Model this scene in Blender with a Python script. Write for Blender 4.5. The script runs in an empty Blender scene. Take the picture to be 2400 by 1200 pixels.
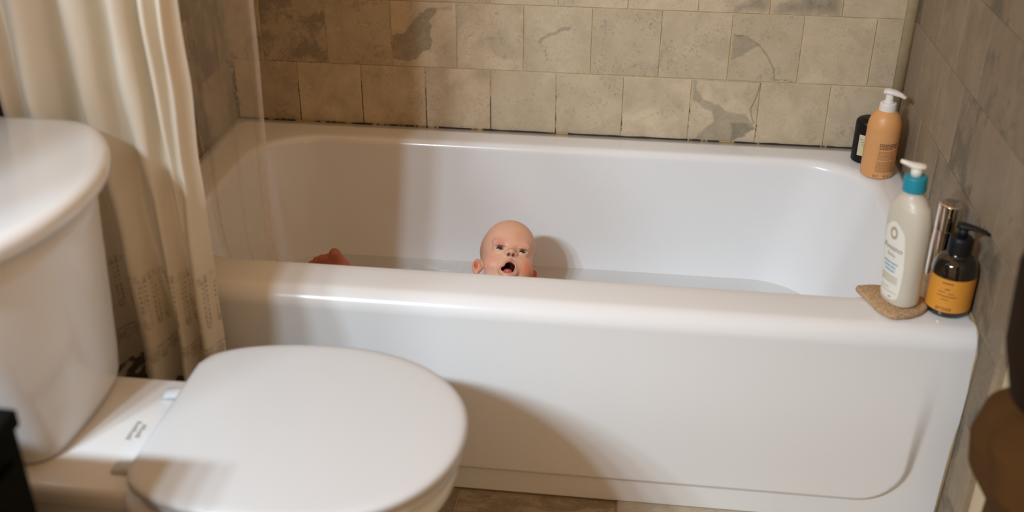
import bpy, bmesh, math, random
import numpy as np
from mathutils import Vector, Matrix, noise as mnoise
random.seed(7)
S = bpy.context.scene
COL = S.collection
PI = math.pi

# ------------------------------------------------------------------ camera, world, lights, exposure
CAM = Vector((-0.5919, -1.6008, 0.9505))
def cam_axes(rx=0.4964, ry=0.0055, rz=0.1179):
    r = np.array([math.cos(rz), math.sin(rz), 0.0])
    f = np.array([-math.sin(rz) * math.cos(rx), math.cos(rz) * math.cos(rx), -math.sin(rx)])
    u = np.cross(r, f)
    c, s = math.cos(ry), math.sin(ry)
    return Vector(c * r + s * u), Vector(-s * r + c * u), Vector(f)
CR, CU, CF = cam_axes()
cd = bpy.data.cameras.new('camera')
cd.lens = 37.737; cd.sensor_width = 36.0; cd.clip_start = 0.01
cd.dof.use_dof = True; cd.dof.focus_distance = 2.27; cd.dof.aperture_fstop = 2.2
cam = bpy.data.objects.new('camera', cd); COL.objects.link(cam)
M = Matrix.Identity(4)
for i in range(3):
    M[i][0] = CR[i]; M[i][1] = CU[i]; M[i][2] = -CF[i]; M[i][3] = CAM[i]
cam.matrix_world = M
S.camera = cam

W = bpy.data.worlds.new('world'); S.world = W; W.use_nodes = True
W.node_tree.nodes['Background'].inputs[0].default_value = (1.0, 0.60, 0.31, 1)
W.node_tree.nodes['Background'].inputs[1].default_value = 0.66

# the vanity light across the room: a row of shaded bulbs aimed at the tub
for i, x in enumerate((-2.31, -2.10, -1.89, -1.68)):
    ld = bpy.data.lights.new('vanity_bulb', 'SPOT')
    ld.energy = 87; ld.spot_size = math.radians(78); ld.spot_blend = 1.0; ld.shadow_soft_size = 0.06; ld.color = (0.71, 0.87, 1.0)
    lo = bpy.data.objects.new('vanity_bulb', ld); COL.objects.link(lo); lo.location = (x, -2.10, 1.78)
    lo.rotation_euler = (Vector((x + .76, .05, -.05)) - lo.location).to_track_quat('-Z', 'Y').to_euler()

S.view_settings.view_transform = 'Standard'; S.view_settings.look = 'None'
S.view_settings.gamma = 1.0; S.view_settings.use_curve_mapping = False
S.view_settings.exposure = 0.11

# ------------------------------------------------------------------ helpers
def link(o, parent=None):
    COL.objects.link(o)
    if parent is not None: o.parent = parent
    return o
def mesh_obj(name, verts, faces, mat=None, parent=None, smooth=True, mats=None):
    me = bpy.data.meshes.new(name)
    me.from_pydata([tuple(v) for v in verts], [], [tuple(f) for f in faces])
    me.validate()
    bm = bmesh.new(); bm.from_mesh(me); bmesh.ops.recalc_face_normals(bm, faces=bm.faces); bm.to_mesh(me); bm.free()
    if smooth: me.polygons.foreach_set('use_smooth', [True] * len(me.polygons))
    for m in ([mat] if mats is None else mats):
        if m is not None: me.materials.append(m)
    return link(bpy.data.objects.new(name, me), parent)
def empty(name, loc=(0, 0, 0)):
    o = bpy.data.objects.new(name, None); o.empty_display_size = 0.02; o.location = loc
    return link(o)
def tag(o, label=None, cat=None, group=None, kind=None):
    if label: o['label'] = label
    if cat: o['category'] = cat
    if group: o['group'] = group
    if kind: o['kind'] = kind
    return o
def local(o, root):
    """keep world placed vertices when parented to a root that sits elsewhere"""
    o.matrix_parent_inverse = Matrix.Translation(-Vector(root.location)); return o
def loft(rings, cap0=True, cap1=True):
    n = len(rings[0]); V = []; Fc = []
    for r in rings: V += [tuple(p) for p in r]
    for k in range(len(rings) - 1):
        for i in range(n):
            j = (i + 1) % n
            Fc.append((k * n + i, k * n + j, (k + 1) * n + j, (k + 1) * n + i))
    if cap0: Fc.append(tuple(range(n))[::-1])
    if cap1: Fc.append(tuple(range((len(rings) - 1) * n, len(rings) * n)))
    return V, Fc
def lathe(profile, n=48, c=(0, 0, 0), sx=1, sy=1, rot=0):
    rings = []
    cr, sr = math.cos(rot), math.sin(rot)
    for r, z in profile:
        ring = []
        for i in range(n):
            a = 2 * PI * i / n
            x, y = r * math.cos(a) * sx, r * math.sin(a) * sy
            ring.append((c[0] + x * cr - y * sr, c[1] + x * sr + y * cr, c[2] + z))
        rings.append(ring)
    return loft(rings)
def tube(path, radii, n=16, flat=None, up=(0, 0, 1)):
    """rings along a path; radii = list of (side, vertical) or floats"""
    P = [Vector(p) for p in path]; rings = []
    for i, p in enumerate(P):
        t = (P[min(i + 1, len(P) - 1)] - P[max(i - 1, 0)]).normalized()
        s = t.cross(Vector(up))
        s = s.normalized() if s.length > 1e-4 else Vector((1, 0, 0))
        w = s.cross(t).normalized()
        ra = radii[i]; ra = ra if isinstance(ra, tuple) else (ra, ra)
        rings.append([p + s * (ra[0] * math.cos(2 * PI * k / n)) + w * (ra[1] * math.sin(2 * PI * k / n)) for k in range(n)])
    return loft(rings)
def round_profile(pts, rad, seg=5):
    """fillet the inner corners of an (r,z) polyline"""
    out = [pts[0]]
    for i in range(1, len(pts) - 1):
        a, b, c = (Vector(pts[k]) for k in (i - 1, i, i + 1))
        d1, d2 = (a - b), (c - b); r = rad[i] if isinstance(rad, (list, tuple)) else rad
        r = min(r, d1.length * .49, d2.length * .49)
        if r < 1e-5: out.append(tuple(b)); continue
        p, q = b + d1.normalized() * r, b + d2.normalized() * r
        for k in range(seg + 1):
            t = k / seg
            out.append(tuple(p * (1 - t) ** 2 + b * 2 * t * (1 - t) + q * t * t))
    out.append(pts[-1]); return out
def rrect(x0, x1, y0, y1, r, nc=8, ns=10):
    """rounded rectangle, counter-clockwise, constant point count; r scalar or 4 (BR,TR,TL,BL)"""
    rr = r if isinstance(r, (tuple, list)) else (r,) * 4
    cs = [(x1 - rr[0], y0 + rr[0], -PI / 2, rr[0]), (x1 - rr[1], y1 - rr[1], 0, rr[1]),
          (x0 + rr[2], y1 - rr[2], PI / 2, rr[2]), (x0 + rr[3], y0 + rr[3], PI, rr[3])]
    corners = []
    for cx, cy, a0, q in cs:
        corners.append([(cx + q * math.cos(a0 + PI / 2 * k / nc), cy + q * math.sin(a0 + PI / 2 * k / nc)) for k in range(nc + 1)])
    pts = []
    for i in range(4):
        pts += corners[i]
        a, b = corners[i][-1], corners[(i + 1) % 4][0]
        for k in range(1, ns): pts.append((a[0] + (b[0] - a[0]) * k / ns, a[1] + (b[1] - a[1]) * k / ns))
    return pts
def subsurf(o, lv=2):
    m = o.modifiers.new('subdivision', 'SUBSURF'); m.levels = lv; m.render_levels = lv; return o
def set_attr(o, name, vals):
    a = o.data.attributes.new(name, 'FLOAT', 'POINT'); a.data.foreach_set('value', np.asarray(vals, np.float32))
def set_col(o, name, vals):
    a = o.data.attributes.new(name, 'FLOAT_COLOR', 'POINT')
    v = np.ones((len(vals), 4), np.float32); v[:, :3] = vals; a.data.foreach_set('color', v.ravel())

# ------------------------------------------------------------------ materials
class NT:
    def __init__(s, name):
        s.m = bpy.data.materials.new(name); s.m.use_nodes = True; s.t = s.m.node_tree
        s.n = s.t.nodes; s.p = s.n['Principled BSDF']; s.out = s.n['Material Output']
    def add(s, typ, **kw):
        nd = s.n.new(typ)
        for k, v in kw.items():
            if k.startswith('i_'): nd.inputs[k[2:].replace('_', ' ')].default_value = v
            else: setattr(nd, k, v)
        return nd
    def ln(s, a, b): s.t.links.new(a, b); return s
    def noise(s, vec, scale, detail=4, rough=.55, dist=0):
        nd = s.add('ShaderNodeTexNoise'); nd.inputs['Scale'].default_value = scale; nd.inputs['Detail'].default_value = detail
        nd.inputs['Roughness'].default_value = rough; nd.inputs['Distortion'].default_value = dist
        if vec is not None: s.ln(vec, nd.inputs['Vector'])
        return nd.outputs['Fac']
    def ramp(s, fac, stops, interp='LINEAR'):
        nd = s.add('ShaderNodeValToRGB'); cr = nd.color_ramp; cr.interpolation = interp
        while len(cr.elements) < len(stops): cr.elements.new(0.5)
        for e, (p, c) in zip(cr.elements, stops):
            e.position = p; e.color = (c, c, c, 1) if isinstance(c, (int, float)) else (*c, 1)
        s.ln(fac, nd.inputs['Fac']); return nd.outputs['Color']
    def mix(s, fac, a, b, mode='MIX'):
        nd = s.add('ShaderNodeMix', data_type='RGBA', blend_type=mode)
        for v, k in ((fac, 0), (a, 6), (b, 7)):
            if isinstance(v, (int, float)): nd.inputs[k].default_value = v if k == 0 else (v, v, v, 1)
            elif isinstance(v, tuple): nd.inputs[k].default_value = (*v, 1)
            else: s.ln(v, nd.inputs[k])
        return nd.outputs[2]
    def math(s, op, a, b=0.0, clamp=False):
        nd = s.add('ShaderNodeMath', operation=op, use_clamp=clamp)
        for k, v in enumerate((a, b)):
            if isinstance(v, (int, float)): nd.inputs[k].default_value = v
            else: s.ln(v, nd.inputs[k])
        return nd.outputs[0]
    def bump(s, h, strength=.2, dist=.002):
        nd = s.add('ShaderNodeBump'); nd.inputs['Strength'].default_value = strength; nd.inputs['Distance'].default_value = dist
        s.ln(h, nd.inputs['Height']); s.ln(nd.outputs[0], s.p.inputs['Normal']); return nd
    def coord(s, kind='Object'): return s.add('ShaderNodeTexCoord').outputs[kind]

def simple(name, col, rough=.4, metal=0, coat=0, sss=0, spec=.5, var=.06, scale=30):
    n = NT(name); p = n.p
    f = n.noise(n.coord(), scale, 3)
    c = n.mix(f, tuple(x * (1 - var) for x in col), tuple(min(1, x * (1 + var)) for x in col))
    n.ln(c, p.inputs['Base Color']); p.inputs['Roughness'].default_value = rough; p.inputs['Metallic'].default_value = metal
    p.inputs['Coat Weight'].default_value = coat; p.inputs['Specular IOR Level'].default_value = spec
    if sss:
        p.inputs['Subsurface Weight'].default_value = sss; p.inputs['Subsurface Radius'].default_value = (.01, .004, .002)
        p.inputs['Subsurface Scale'].default_value = .6
    return n.m

def stone_material(name, light, mid, dark, stretch=(1, 1, 1)):
    n = NT(name)
    oi = n.add('ShaderNodeObjectInfo')
    mp = n.add('ShaderNodeMapping'); mp.inputs['Scale'].default_value = stretch
    off = n.add('ShaderNodeVectorMath', operation='SCALE'); off.inputs[0].default_value = (37.1, 91.7, 53.3); n.ln(oi.outputs['Random'], off.inputs['Scale'])
    ad = n.add('ShaderNodeVectorMath', operation='ADD'); n.ln(n.coord(), mp.inputs['Vector']); n.ln(mp.outputs[0], ad.inputs[0]); n.ln(off.outputs[0], ad.inputs[1])
    v = ad.outputs[0]
    mot = n.add('ShaderNodeAttribute', attribute_type='OBJECT', attribute_name='mottle').outputs['Fac']
    blo = n.add('ShaderNodeAttribute', attribute_type='GEOMETRY', attribute_name='blotch').outputs['Fac']
    crk = n.add('ShaderNodeAttribute', attribute_type='GEOMETRY', attribute_name='crack').outputs['Fac']
    tone = n.ramp(oi.outputs['Random'], [(0, tuple(.86 * a for a in light)), (.45, light), (1, tuple(min(1, 1.06 * a) for a in light))])
    big = n.noise(v, 14, 6, .6, .6)
    c = n.mix(n.ramp(big, [(.38, 0), (.66, 1)]), tone, mid)
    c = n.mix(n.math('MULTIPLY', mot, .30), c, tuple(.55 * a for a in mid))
    # dark clouded slate patches, only on the mottled tiles
    pn = n.noise(v, 12, 9, .72, .45)
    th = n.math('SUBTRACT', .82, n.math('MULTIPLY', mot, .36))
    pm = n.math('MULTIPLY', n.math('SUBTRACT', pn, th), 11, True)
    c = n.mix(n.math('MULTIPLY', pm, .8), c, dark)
    # fine scratches / pitted grain
    fine = n.noise(v, 150, 6, .72, .3)
    fm = n.ramp(fine, [(.52, 0), (.70, 1)])
    zone = n.ramp(n.noise(v, 20, 3, .5), [(.40, .08), (.62, .75)])
    c = n.mix(n.math('MULTIPLY', n.math('MULTIPLY', fm, zone), n.math('ADD', .62, n.math('MULTIPLY', mot, .5))), c, tuple(.62 * a for a in dark))
    wl = n.ramp(n.noise(v, 95, 5, .7, .8), [(.56, 0), (.72, .35)])
    c = n.mix(wl, c, tuple(min(1, a * 1.22) for a in light))
    # painted print of the special tiles
    bn = n.ramp(n.noise(v, 70, 6, .75), [(.34, tuple(.66 * a for a in dark)), (.66, tuple(1.25 * a for a in dark))])
    c = n.mix(n.math('MULTIPLY', blo, .86), c, bn)
    c = n.mix(n.math('MULTIPLY', crk, .8), c, tuple(.38 * a for a in dark))
    n.ln(c, n.p.inputs['Base Color'])
    n.p.inputs['Roughness'].default_value = .55; n.p.inputs['Specular IOR Level'].default_value = .3
    h = n.math('SUBTRACT', n.math('MULTIPLY', fine, .5), n.math('MULTIPLY', blo, .3))
    n.bump(h, .35, .0012)
    return n.m
M_STONE = stone_material('slate_look_tile', (.60, .485, .335), (.46, .37, .25), (.235, .20, .145))
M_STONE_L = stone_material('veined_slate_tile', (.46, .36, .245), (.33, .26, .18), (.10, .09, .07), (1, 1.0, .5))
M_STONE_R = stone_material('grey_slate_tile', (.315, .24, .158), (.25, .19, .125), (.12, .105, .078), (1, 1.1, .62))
M_FLOORT = stone_material('floor_slate_tile', (.52, .44, .32), (.40, .33, .24), (.22, .18, .125), (.6, 1.3, 1))

def grout_material():
    n = NT('stained_grout'); v = n.coord()
    c = n.ramp(n.noise(v, 26, 4, .6), [(.35, (.52, .37, .17)), (.65, (.60, .49, .30))])
    sep = n.add('ShaderNodeSeparateXYZ'); n.ln(v, sep.inputs[0])
    # black mould: strongest low on the wall towards the left half
    lowz = n.math('SUBTRACT', 1.0, n.math('MULTIPLY', sep.outputs['Z'], 6.0), True)
    leftx = n.math('MULTIPLY', n.math('ADD', n.math('MULTIPLY', sep.outputs['X'], -1.0), -.35), 1.3, True)
    k = n.math('MULTIPLY', n.math('ADD', n.math('MULTIPLY', lowz, .22), n.math('MULTIPLY', leftx, .14)), 1.0)
    mn = n.noise(v, 38, 6, .7)
    m = n.math('MULTIPLY', n.math('SUBTRACT', n.math('ADD', mn, k), .70), 14, True)
    c = n.mix(m, c, (.05, .035, .02))
    n.ln(c, n.p.inputs['Base Color']); n.p.inputs['Roughness'].default_value = .85
    return n.m
M_GROUT = grout_material()
def caulk_material():
    n = NT('mouldy_caulk'); v = n.coord()
    mp = n.add('ShaderNodeMapping'); mp.inputs['Scale'].default_value = (1, .05, .05); n.ln(v, mp.inputs['Vector'])
    m = n.ramp(n.noise(mp.outputs[0], 9, 5, .75), [(.44, 0), (.47, 1)])
    sp = n.add('ShaderNodeSeparateXYZ'); n.ln(v, sp.inputs[0])
    c = n.mix(m, (.40, .27, .12), (.012, .012, .014))
    n.ln(c, n.p.inputs['Base Color']); n.p.inputs['Roughness'].default_value = .7
    return n.m
M_FGROUT = simple('floor_grout', (.42, .33, .20), .85, var=.3, scale=60)
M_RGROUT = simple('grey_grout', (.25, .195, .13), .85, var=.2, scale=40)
M_CAULK = caulk_material()
M_CAULK_TAN = simple('aged_tan_caulk', (.36, .27, .155), .7, var=.25, scale=40)
def porcelain(name, col, rough, var=.02):
    n = NT(name); f = n.noise(n.coord(), 5, 3)
    n.ln(n.mix(f, tuple(a * (1 - var) for a in col), col), n.p.inputs['Base Color'])
    n.p.inputs['Roughness'].default_value = rough; n.p.inputs['Specular IOR Level'].default_value = .5
    n.p.inputs['Coat Weight'].default_value = .35; n.p.inputs['Coat Roughness'].default_value = .06
    return n.m
M_TUB = porcelain('bathtub_enamel', (.775, .78, .785), .22)
M_CHINA = porcelain('white_vitreous_china', (.76, .765, .765), .22)
M_SEAT = porcelain('white_seat_plastic', (.60, .605, .61), .32)
M_DARKWALL = simple('dark_painted_wall', (.012, .012, .010), .7, var=.15, scale=6)
M_CREAMWALL = simple('cream_painted_wall', (.62, .50, .33), .7, var=.05, scale=6)
M_CHROME = simple('polished_chrome', (.78, .74, .68), .08, metal=1, var=.02)
M_BLACK = simple('black_gloss_plastic', (.006, .006, .007), .4, spec=.25)
M_BLACKMAT = simple('black_matte_plastic', (.009, .009, .010), .5, spec=.3)
M_WHITEPL = simple('white_pump_plastic', (.78, .74, .70), .35)
M_CREAMPL = simple('cream_pump_plastic', (.80, .76, .66), .35)
M_TEAL = simple('teal_collar_plastic', (.012, .27, .36), .4)
M_ORANGE = simple('peach_bottle_plastic', (.69, .335, .125), .42)
M_PRINT = simple('brown_print', (.16, .075, .03), .6)
M_PRINT2 = simple('tan_print', (.40, .20, .08), .6)
M_AMBER = simple('dark_amber_glass', (.014, .010, .006), .08, coat=.6)
M_AMBLAB = simple('amber_paper_label', (.72, .30, .035), .55)
M_INK = simple('dark_ink', (.09, .05, .02), .6)
M_BLUEINK = simple('blue_ink', (.22, .42, .58), .6)
M_GREYINK = simple('grey_ink', (.20, .19, .16), .6)
M_OLIVE = simple('ochre_ink', (.42, .33, .18), .6)
M_LOTION = simple('translucent_bottle_plastic', (.62, .565, .465), .38, sss=.3, var=.03)
M_LOTLAB = simple('white_bottle_label', (.80, .78, .70), .45, var=.02)
M_CRLAB = simple('cream_paper_label', (.62, .55, .36), .6)
def sponge_material():
    n = NT('tan_sponge'); v = n.coord()
    f = n.noise(v, 350, 3, .6)
    n.ln(n.ramp(f, [(.35, (.30, .18, .09)), (.62, (.58, .39, .22))]), n.p.inputs['Base Color'])
    n.p.inputs['Roughness'].default_value = .95; n.bump(f, .8, .002); return n.m
M_SPONGE = sponge_material()
def cloth_material(name, c1, c2, sc=260):
    n = NT(name); v = n.coord(); f = n.noise(v, sc, 3, .6)
    n.ln(n.mix(n.noise(v, 9, 3), c1, c2), n.p.inputs['Base Color'])
    n.p.inputs['Roughness'].default_value = .95; n.p.inputs['Specular IOR Level'].default_value = .1
    n.bump(f, .5, .0015); return n.m
M_BROWN = cloth_material('brown_terry', (.075, .034, .010), (.105, .049, .015))
M_DKBROWN = cloth_material('dark_brown_terry', (.016, .009, .004), (.026, .014, .006))
def curtain_material():
    n = NT('cream_curtain_cloth'); v = n.coord()
    pr = n.add('ShaderNodeAttribute', attribute_type='GEOMETRY', attribute_name='print').outputs['Fac']
    st = n.add('ShaderNodeAttribute', attribute_type='GEOMETRY', attribute_name='stain').outputs['Fac']
    base = n.mix(n.noise(v, 30, 4), (.80, .73, .60), (.86, .80, .68))
    c = n.mix(n.math('MULTIPLY', pr, .62), base, (.20, .155, .11))
    c = n.mix(n.math('MULTIPLY', st, .85), c, (.07, .058, .04))
    n.ln(c, n.p.inputs['Base Color']); n.p.inputs['Roughness'].default_value = .9; n.p.inputs['Specular IOR Level'].default_value = .1
    tr = n.add('ShaderNodeBsdfTranslucent'); n.ln(c, tr.inputs['Color'])
    mx = n.add('ShaderNodeMixShader'); mx.inputs[0].default_value = .22
    n.ln(n.p.outputs[0], mx.inputs[1]); n.ln(tr.outputs[0], mx.inputs[2]); n.ln(mx.outputs[0], n.out.inputs['Surface'])
    wv = n.noise(v, 420, 2); n.bump(wv, .15, .0006)
    return n.m
M_CURTAIN = curtain_material()
def liner_material(name, milk):
    n = NT(name); v = n.coord()
    t = n.add('ShaderNodeBsdfTransparent'); t.inputs[0].default_value = (.97, .95, .92, 1)
    d = n.add('ShaderNodeBsdfDiffuse'); d.inputs[0].default_value = (.90, .86, .78, 1)
    tl = n.add('ShaderNodeBsdfTranslucent'); tl.inputs[0].default_value = (.90, .85, .76, 1)
    dt = n.add('ShaderNodeMixShader'); dt.inputs[0].default_value = .5; n.ln(d.outputs[0], dt.inputs[1]); n.ln(tl.outputs[0], dt.inputs[2])
    g = n.add('ShaderNodeBsdfGlossy'); g.inputs['Roughness'].default_value = .35; g.inputs[0].default_value = (.55, .53, .50, 1)
    m1 = n.add('ShaderNodeMixShader')
    mf = n.ramp(n.noise(v, 9, 5, .6), [(.35, milk * .7), (.7, milk * 1.35)])
    n.ln(mf, m1.inputs[0]); n.ln(t.outputs[0], m1.inputs[1]); n.ln(dt.outputs[0], m1.inputs[2])
    lw = n.add('ShaderNodeLayerWeight'); lw.inputs[0].default_value = .5
    fr = n.math('ADD', .02, n.math('MULTIPLY', n.math('POWER', lw.outputs['Facing'], 3.0), .4))
    m2 = n.add('ShaderNodeMixShader'); n.ln(fr, m2.inputs[0]); n.ln(m1.outputs[0], m2.inputs[1]); n.ln(g.outputs[0], m2.inputs[2])
    n.ln(m2.outputs[0], n.out.inputs['Surface']); return n.m
M_LINER = liner_material('clear_vinyl', .27)
M_LINERHEM = liner_material('clear_vinyl_hem', .38)
def water_material():
    n = NT('bath_water'); v = n.coord()
    b = n.add('ShaderNodeBump'); b.inputs['Strength'].default_value = .35; b.inputs['Distance'].default_value = .004
    n.ln(n.noise(v, 28, 3, .5, .5), b.inputs['Height'])
    t = n.add('ShaderNodeBsdfTransparent'); t.inputs[0].default_value = (.93, .94, .92, 1)
    g = n.add('ShaderNodeBsdfGlossy'); g.inputs['Roughness'].default_value = .03; n.ln(b.outputs[0], g.inputs['Normal'])
    fr = n.add('ShaderNodeFresnel'); fr.inputs[0].default_value = 1.33; n.ln(b.outputs[0], fr.inputs['Normal'])
    m = n.add('ShaderNodeMixShader'); n.ln(fr.outputs[0], m.inputs[0]); n.ln(t.outputs[0], m.inputs[1]); n.ln(g.outputs[0], m.inputs[2])
    n.ln(m.outputs[0], n.out.inputs['Surface']); return n.m
M_WATER = water_material()
def skin_material():
    n = NT('baby_skin'); v = n.coord()
    a = n.add('ShaderNodeAttribute', attribute_type='GEOMETRY', attribute_name='skin').outputs['Color']
    f = n.noise(v, 60, 4, .6)
    c = n.mix(n.ramp(f, [(.4, 0), (.75, .10)]), a, (.70, .28, .20))
    n.ln(c, n.p.inputs['Base Color']); n.p.inputs['Roughness'].default_value = .45; n.p.inputs['Specular IOR Level'].default_value = .35
    n.p.inputs['Subsurface Weight'].default_value = .12; n.p.inputs['Subsurface Radius'].default_value = (.008, .003, .0015)
    n.p.inputs['Subsurface Scale'].default_value = .5
    return n.m
M_SKIN = skin_material()
M_EYE = simple('eye_white', (.36, .32, .31), .12, coat=.8)
M_IRIS = simple('dark_iris', (.012, .010, .010), .06, coat=1.0)
M_TONGUE = simple('pink_tongue', (.52, .125, .115), .35, sss=.2)

# ------------------------------------------------------------------ the room shell
P = 0.1540                      # tile pitch
RT, LX = 0.0, -1.545            # right wall, left alcove wall
YB = 0.76                       # back wall face
FZ = -0.425                     # floor
ROWS = [(-0.006, 0.1468), (0.1468, 0.3006), (0.3006, 0.4546), (0.4546, 0.6086), (0.6086, 0.7626), (0.7626, 0.9166)]

tile_cache = {}
def tile_mesh(w, h, t=.009, b=.0012, g=.0020):
    """a bevelled slab in local X-Z, face towards -Y, joints left open round it"""
    key = (round(w, 4), round(h, 4), t, g)
    if key in tile_cache: return tile_cache[key]
    w2, h2 = (w - g) / 2, (h - g) / 2
    V = []
    for (a, c, y) in ((w2, h2, t), (w2, h2, b), (w2 - b, h2 - b, 0)):
        V += [(-a, y, -c), (a, y, -c), (a, y, c), (-a, y, c)]
    Fc = [(8, 9, 10, 11)]
    for k in (0, 4):
        for i in range(4):
            j = (i + 1) % 4; Fc.append((k + i, k + j, k + 4 + j, k + 4 + i))
    me = bpy.data.meshes.new('tile'); me.from_pydata(V, [], Fc)
    bm = bmesh.new(); bm.from_mesh(me); bmesh.ops.recalc_face_normals(bm, faces=bm.faces)
    bm.faces.ensure_lookup_table()
    if bm.faces[0].normal.y > 0: bmesh.ops.reverse_faces(bm, faces=bm.faces)
    bm.to_mesh(me); bm.free()
    tile_cache[key] = me; return me
def inside(poly, x, y):
    c = False; n = len(poly)
    for i in range(n):
        (x1, y1), (x2, y2) = poly[i], poly[(i + 1) % n]
        if (y1 > y) != (y2 > y) and x < (x2 - x1) * (y - y1) / (y2 - y1) + x1: c = not c
    return c
def segdist(line, x, y):
    d = 9
    for (x1, y1), (x2, y2) in zip(line[:-1], line[1:]):
        dx, dy = x2 - x1, y2 - y1; t = max(0, min(1, ((x - x1) * dx + (y - y1) * dy) / (dx * dx + dy * dy + 1e-12)))
        d = min(d, math.hypot(x - x1 - t * dx, y - y1 - t * dy))
    return d
def printed_tile(w, h, mat, blots=(), cracks=(), t=.009, b=.0012, g=.0020, n=64, soft=.03):
    """a tile whose face is fine enough to carry its own stone print; shapes in 0..1 tile coordinates"""
    w2, h2 = (w - g) / 2, (h - g) / 2; V = []; bl = []; ck = []
    for j in range(n + 1):
        for i in range(n + 1):
            u, v = i / n, j / n; V.append((-w2 + b + 2 * (w2 - b) * u, 0, -h2 + b + 2 * (h2 - b) * v))
            q = Vector((u * 9, v * 9, 3.3)); wx = u + .03 * mnoise.noise(q) + .015 * mnoise.noise(q * 3); wy = v + .03 * mnoise.noise(q + Vector((7, 7, 7))) + .015 * mnoise.noise(q * 3 + Vector((5, 1, 2)))
            val = 0
            for poly, s in blots:
                if inside(poly, wx, wy):
                    e = segdist(list(poly) + [poly[0]], wx, wy); val = max(val, s * min(1, .35 + e / soft))
            c = 0
            for line, wd in cracks: c = max(c, 1 - segdist(line, u + .008 * mnoise.noise(q * 2), v) / wd)
            bl.append(val); ck.append(max(0, c))
    Fc = [(j * (n + 1) + i, j * (n + 1) + i + 1, (j + 1) * (n + 1) + i + 1, (j + 1) * (n + 1) + i) for j in range(n) for i in range(n)]
    k0 = len(V); a, c2 = w2, h2
    V += [(-a, b, -c2), (a, b, -c2), (a, b, c2), (-a, b, c2), (-a, t, -c2), (a, t, -c2), (a, t, c2), (-a, t, c2)]
    cs = [0, n, (n + 1) * (n + 1) - 1, n * (n + 1)]
    for i in range(4):
        j = (i + 1) % 4; Fc.append((cs[i], cs[j], k0 + j, k0 + i)); Fc.append((k0 + i, k0 + j, k0 + 4 + j, k0 + 4 + i))
    me = bpy.data.meshes.new('tile'); me.from_pydata(V, [], Fc); me.materials.append(mat)
    a1 = me.attributes.new('blotch', 'FLOAT', 'POINT'); a1.data.foreach_set('value', bl + [0] * 8)
    a2 = me.attributes.new('crack', 'FLOAT', 'POINT'); a2.data.foreach_set('value', ck + [0] * 8)
    return me
def place_tile(parent, me, loc, rz=0, mat=None, mottle=0.0):
    o = bpy.data.objects.new('tile', me); o.location = loc
    if mat and not me.materials: me.materials.append(mat)
    o.rotation_euler = (random.uniform(-.0025, .0025), 0, rz + random.uniform(-.0025, .0025)); o['mottle'] = float(mottle)
    return link(o, parent)
def slab(name, x0, x1, y0, y1, z0, z1, mat):
    V = [(x, y, z) for z in (z0, z1) for y in (y0, y1) for x in (x0, x1)]
    Fc = [(0, 1, 3, 2), (4, 5, 7, 6), (0, 1, 5, 4), (2, 3, 7, 6), (0, 2, 6, 4), (1, 3, 7, 5)]
    return mesh_obj(name, V, Fc, mat, smooth=False)

# back wall -----------------------------------------------------------------
wall_back = tag(slab('wall_back', LX - .1, .1, YB + .0022, YB + .1, FZ, 1.0, M_GROUT), kind='structure')
def px4(pts, TL, TR, BR, BL):
    """photo sketch points -> tile coordinates (bilinear inverse by a few Newton steps)"""
    out = []
    for X, Y in pts:
        u = v = .5
        for _ in range(12):
            x = (1 - v) * ((1 - u) * BL[0] + u * BR[0]) + v * ((1 - u) * TL[0] + u * TR[0])
            y = (1 - v) * ((1 - u) * BL[1] + u * BR[1]) + v * ((1 - u) * TL[1] + u * TR[1])
            u += (X - x) / (TR[0] - TL[0]); v += (Y - y) / (TL[1] - BL[1])
        out.append((u, v))
    return out
c_a = ((822, 570), (1300, 580), (1258, 1020), (780, 985))
shape_a = px4([(818, 560), (850, 565), (858, 640), (900, 695), (1000, 735), (1080, 785), (1200, 800), (1268, 900), (1180, 960), (1080, 1005), (800, 1000), (860, 930), (965, 850), (955, 785), (860, 745), (815, 700)], *c_a)
core_a = px4([(1090, 860), (1180, 850), (1268, 900), (1180, 960), (1090, 1000)], *c_a)
crack_a = px4([(1300, 580), (1272, 680), (1232, 765), (1240, 815), (1262, 870)], *c_a)
c_b = ((1405, 20), (1885, 35), (1878, 500), (1410, 475))
shape_b = px4([(1405, 262), (1500, 240), (1560, 172), (1620, 100), (1700, 65), (1750, 60), (1745, 100), (1680, 150), (1708, 200), (1690, 260), (1718, 300), (1695, 360), (1640, 375), (1580, 440), (1500, 440), (1405, 425)], *c_b)
shape_b2 = px4([(1640, 90), (1860, 40), (1870, 75), (1760, 80), (1690, 120)], *c_b)
c_c = ((1607, 112), (2127, 125), (2060, 565), (1570, 550))
shape_c = px4([(1605, 250), (1680, 250), (1790, 320), (1740, 345), (1580, 415)], *c_c)
crack_c = px4([(1605, 245), (1690, 255), (1790, 310), (1850, 380), (1900, 470), (1905, 550)], *c_c)
crack_c2 = px4([(1905, 548), (1960, 543), (2045, 562)], *c_c)
c_d = ((120, 65), (615, 75), (580, 540), (100, 520))
shape_d = px4([(200, 310), (240, 270), (330, 235), (400, 195), (470, 180), (460, 215), (380, 250), (260, 290), (220, 330)], *c_d)
crack_d = px4([(260, 370), (268, 440)], *c_d)
streak1 = [(.45, .0), (.98, .02), (.98, .22), (.8, .3), (.55, .12)]
streak2 = [(.02, .0), (.99, .0), (.97, .3), (.85, .42), (.7, .28), (.5, .4), (.35, .22), (.1, .18)]
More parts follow.
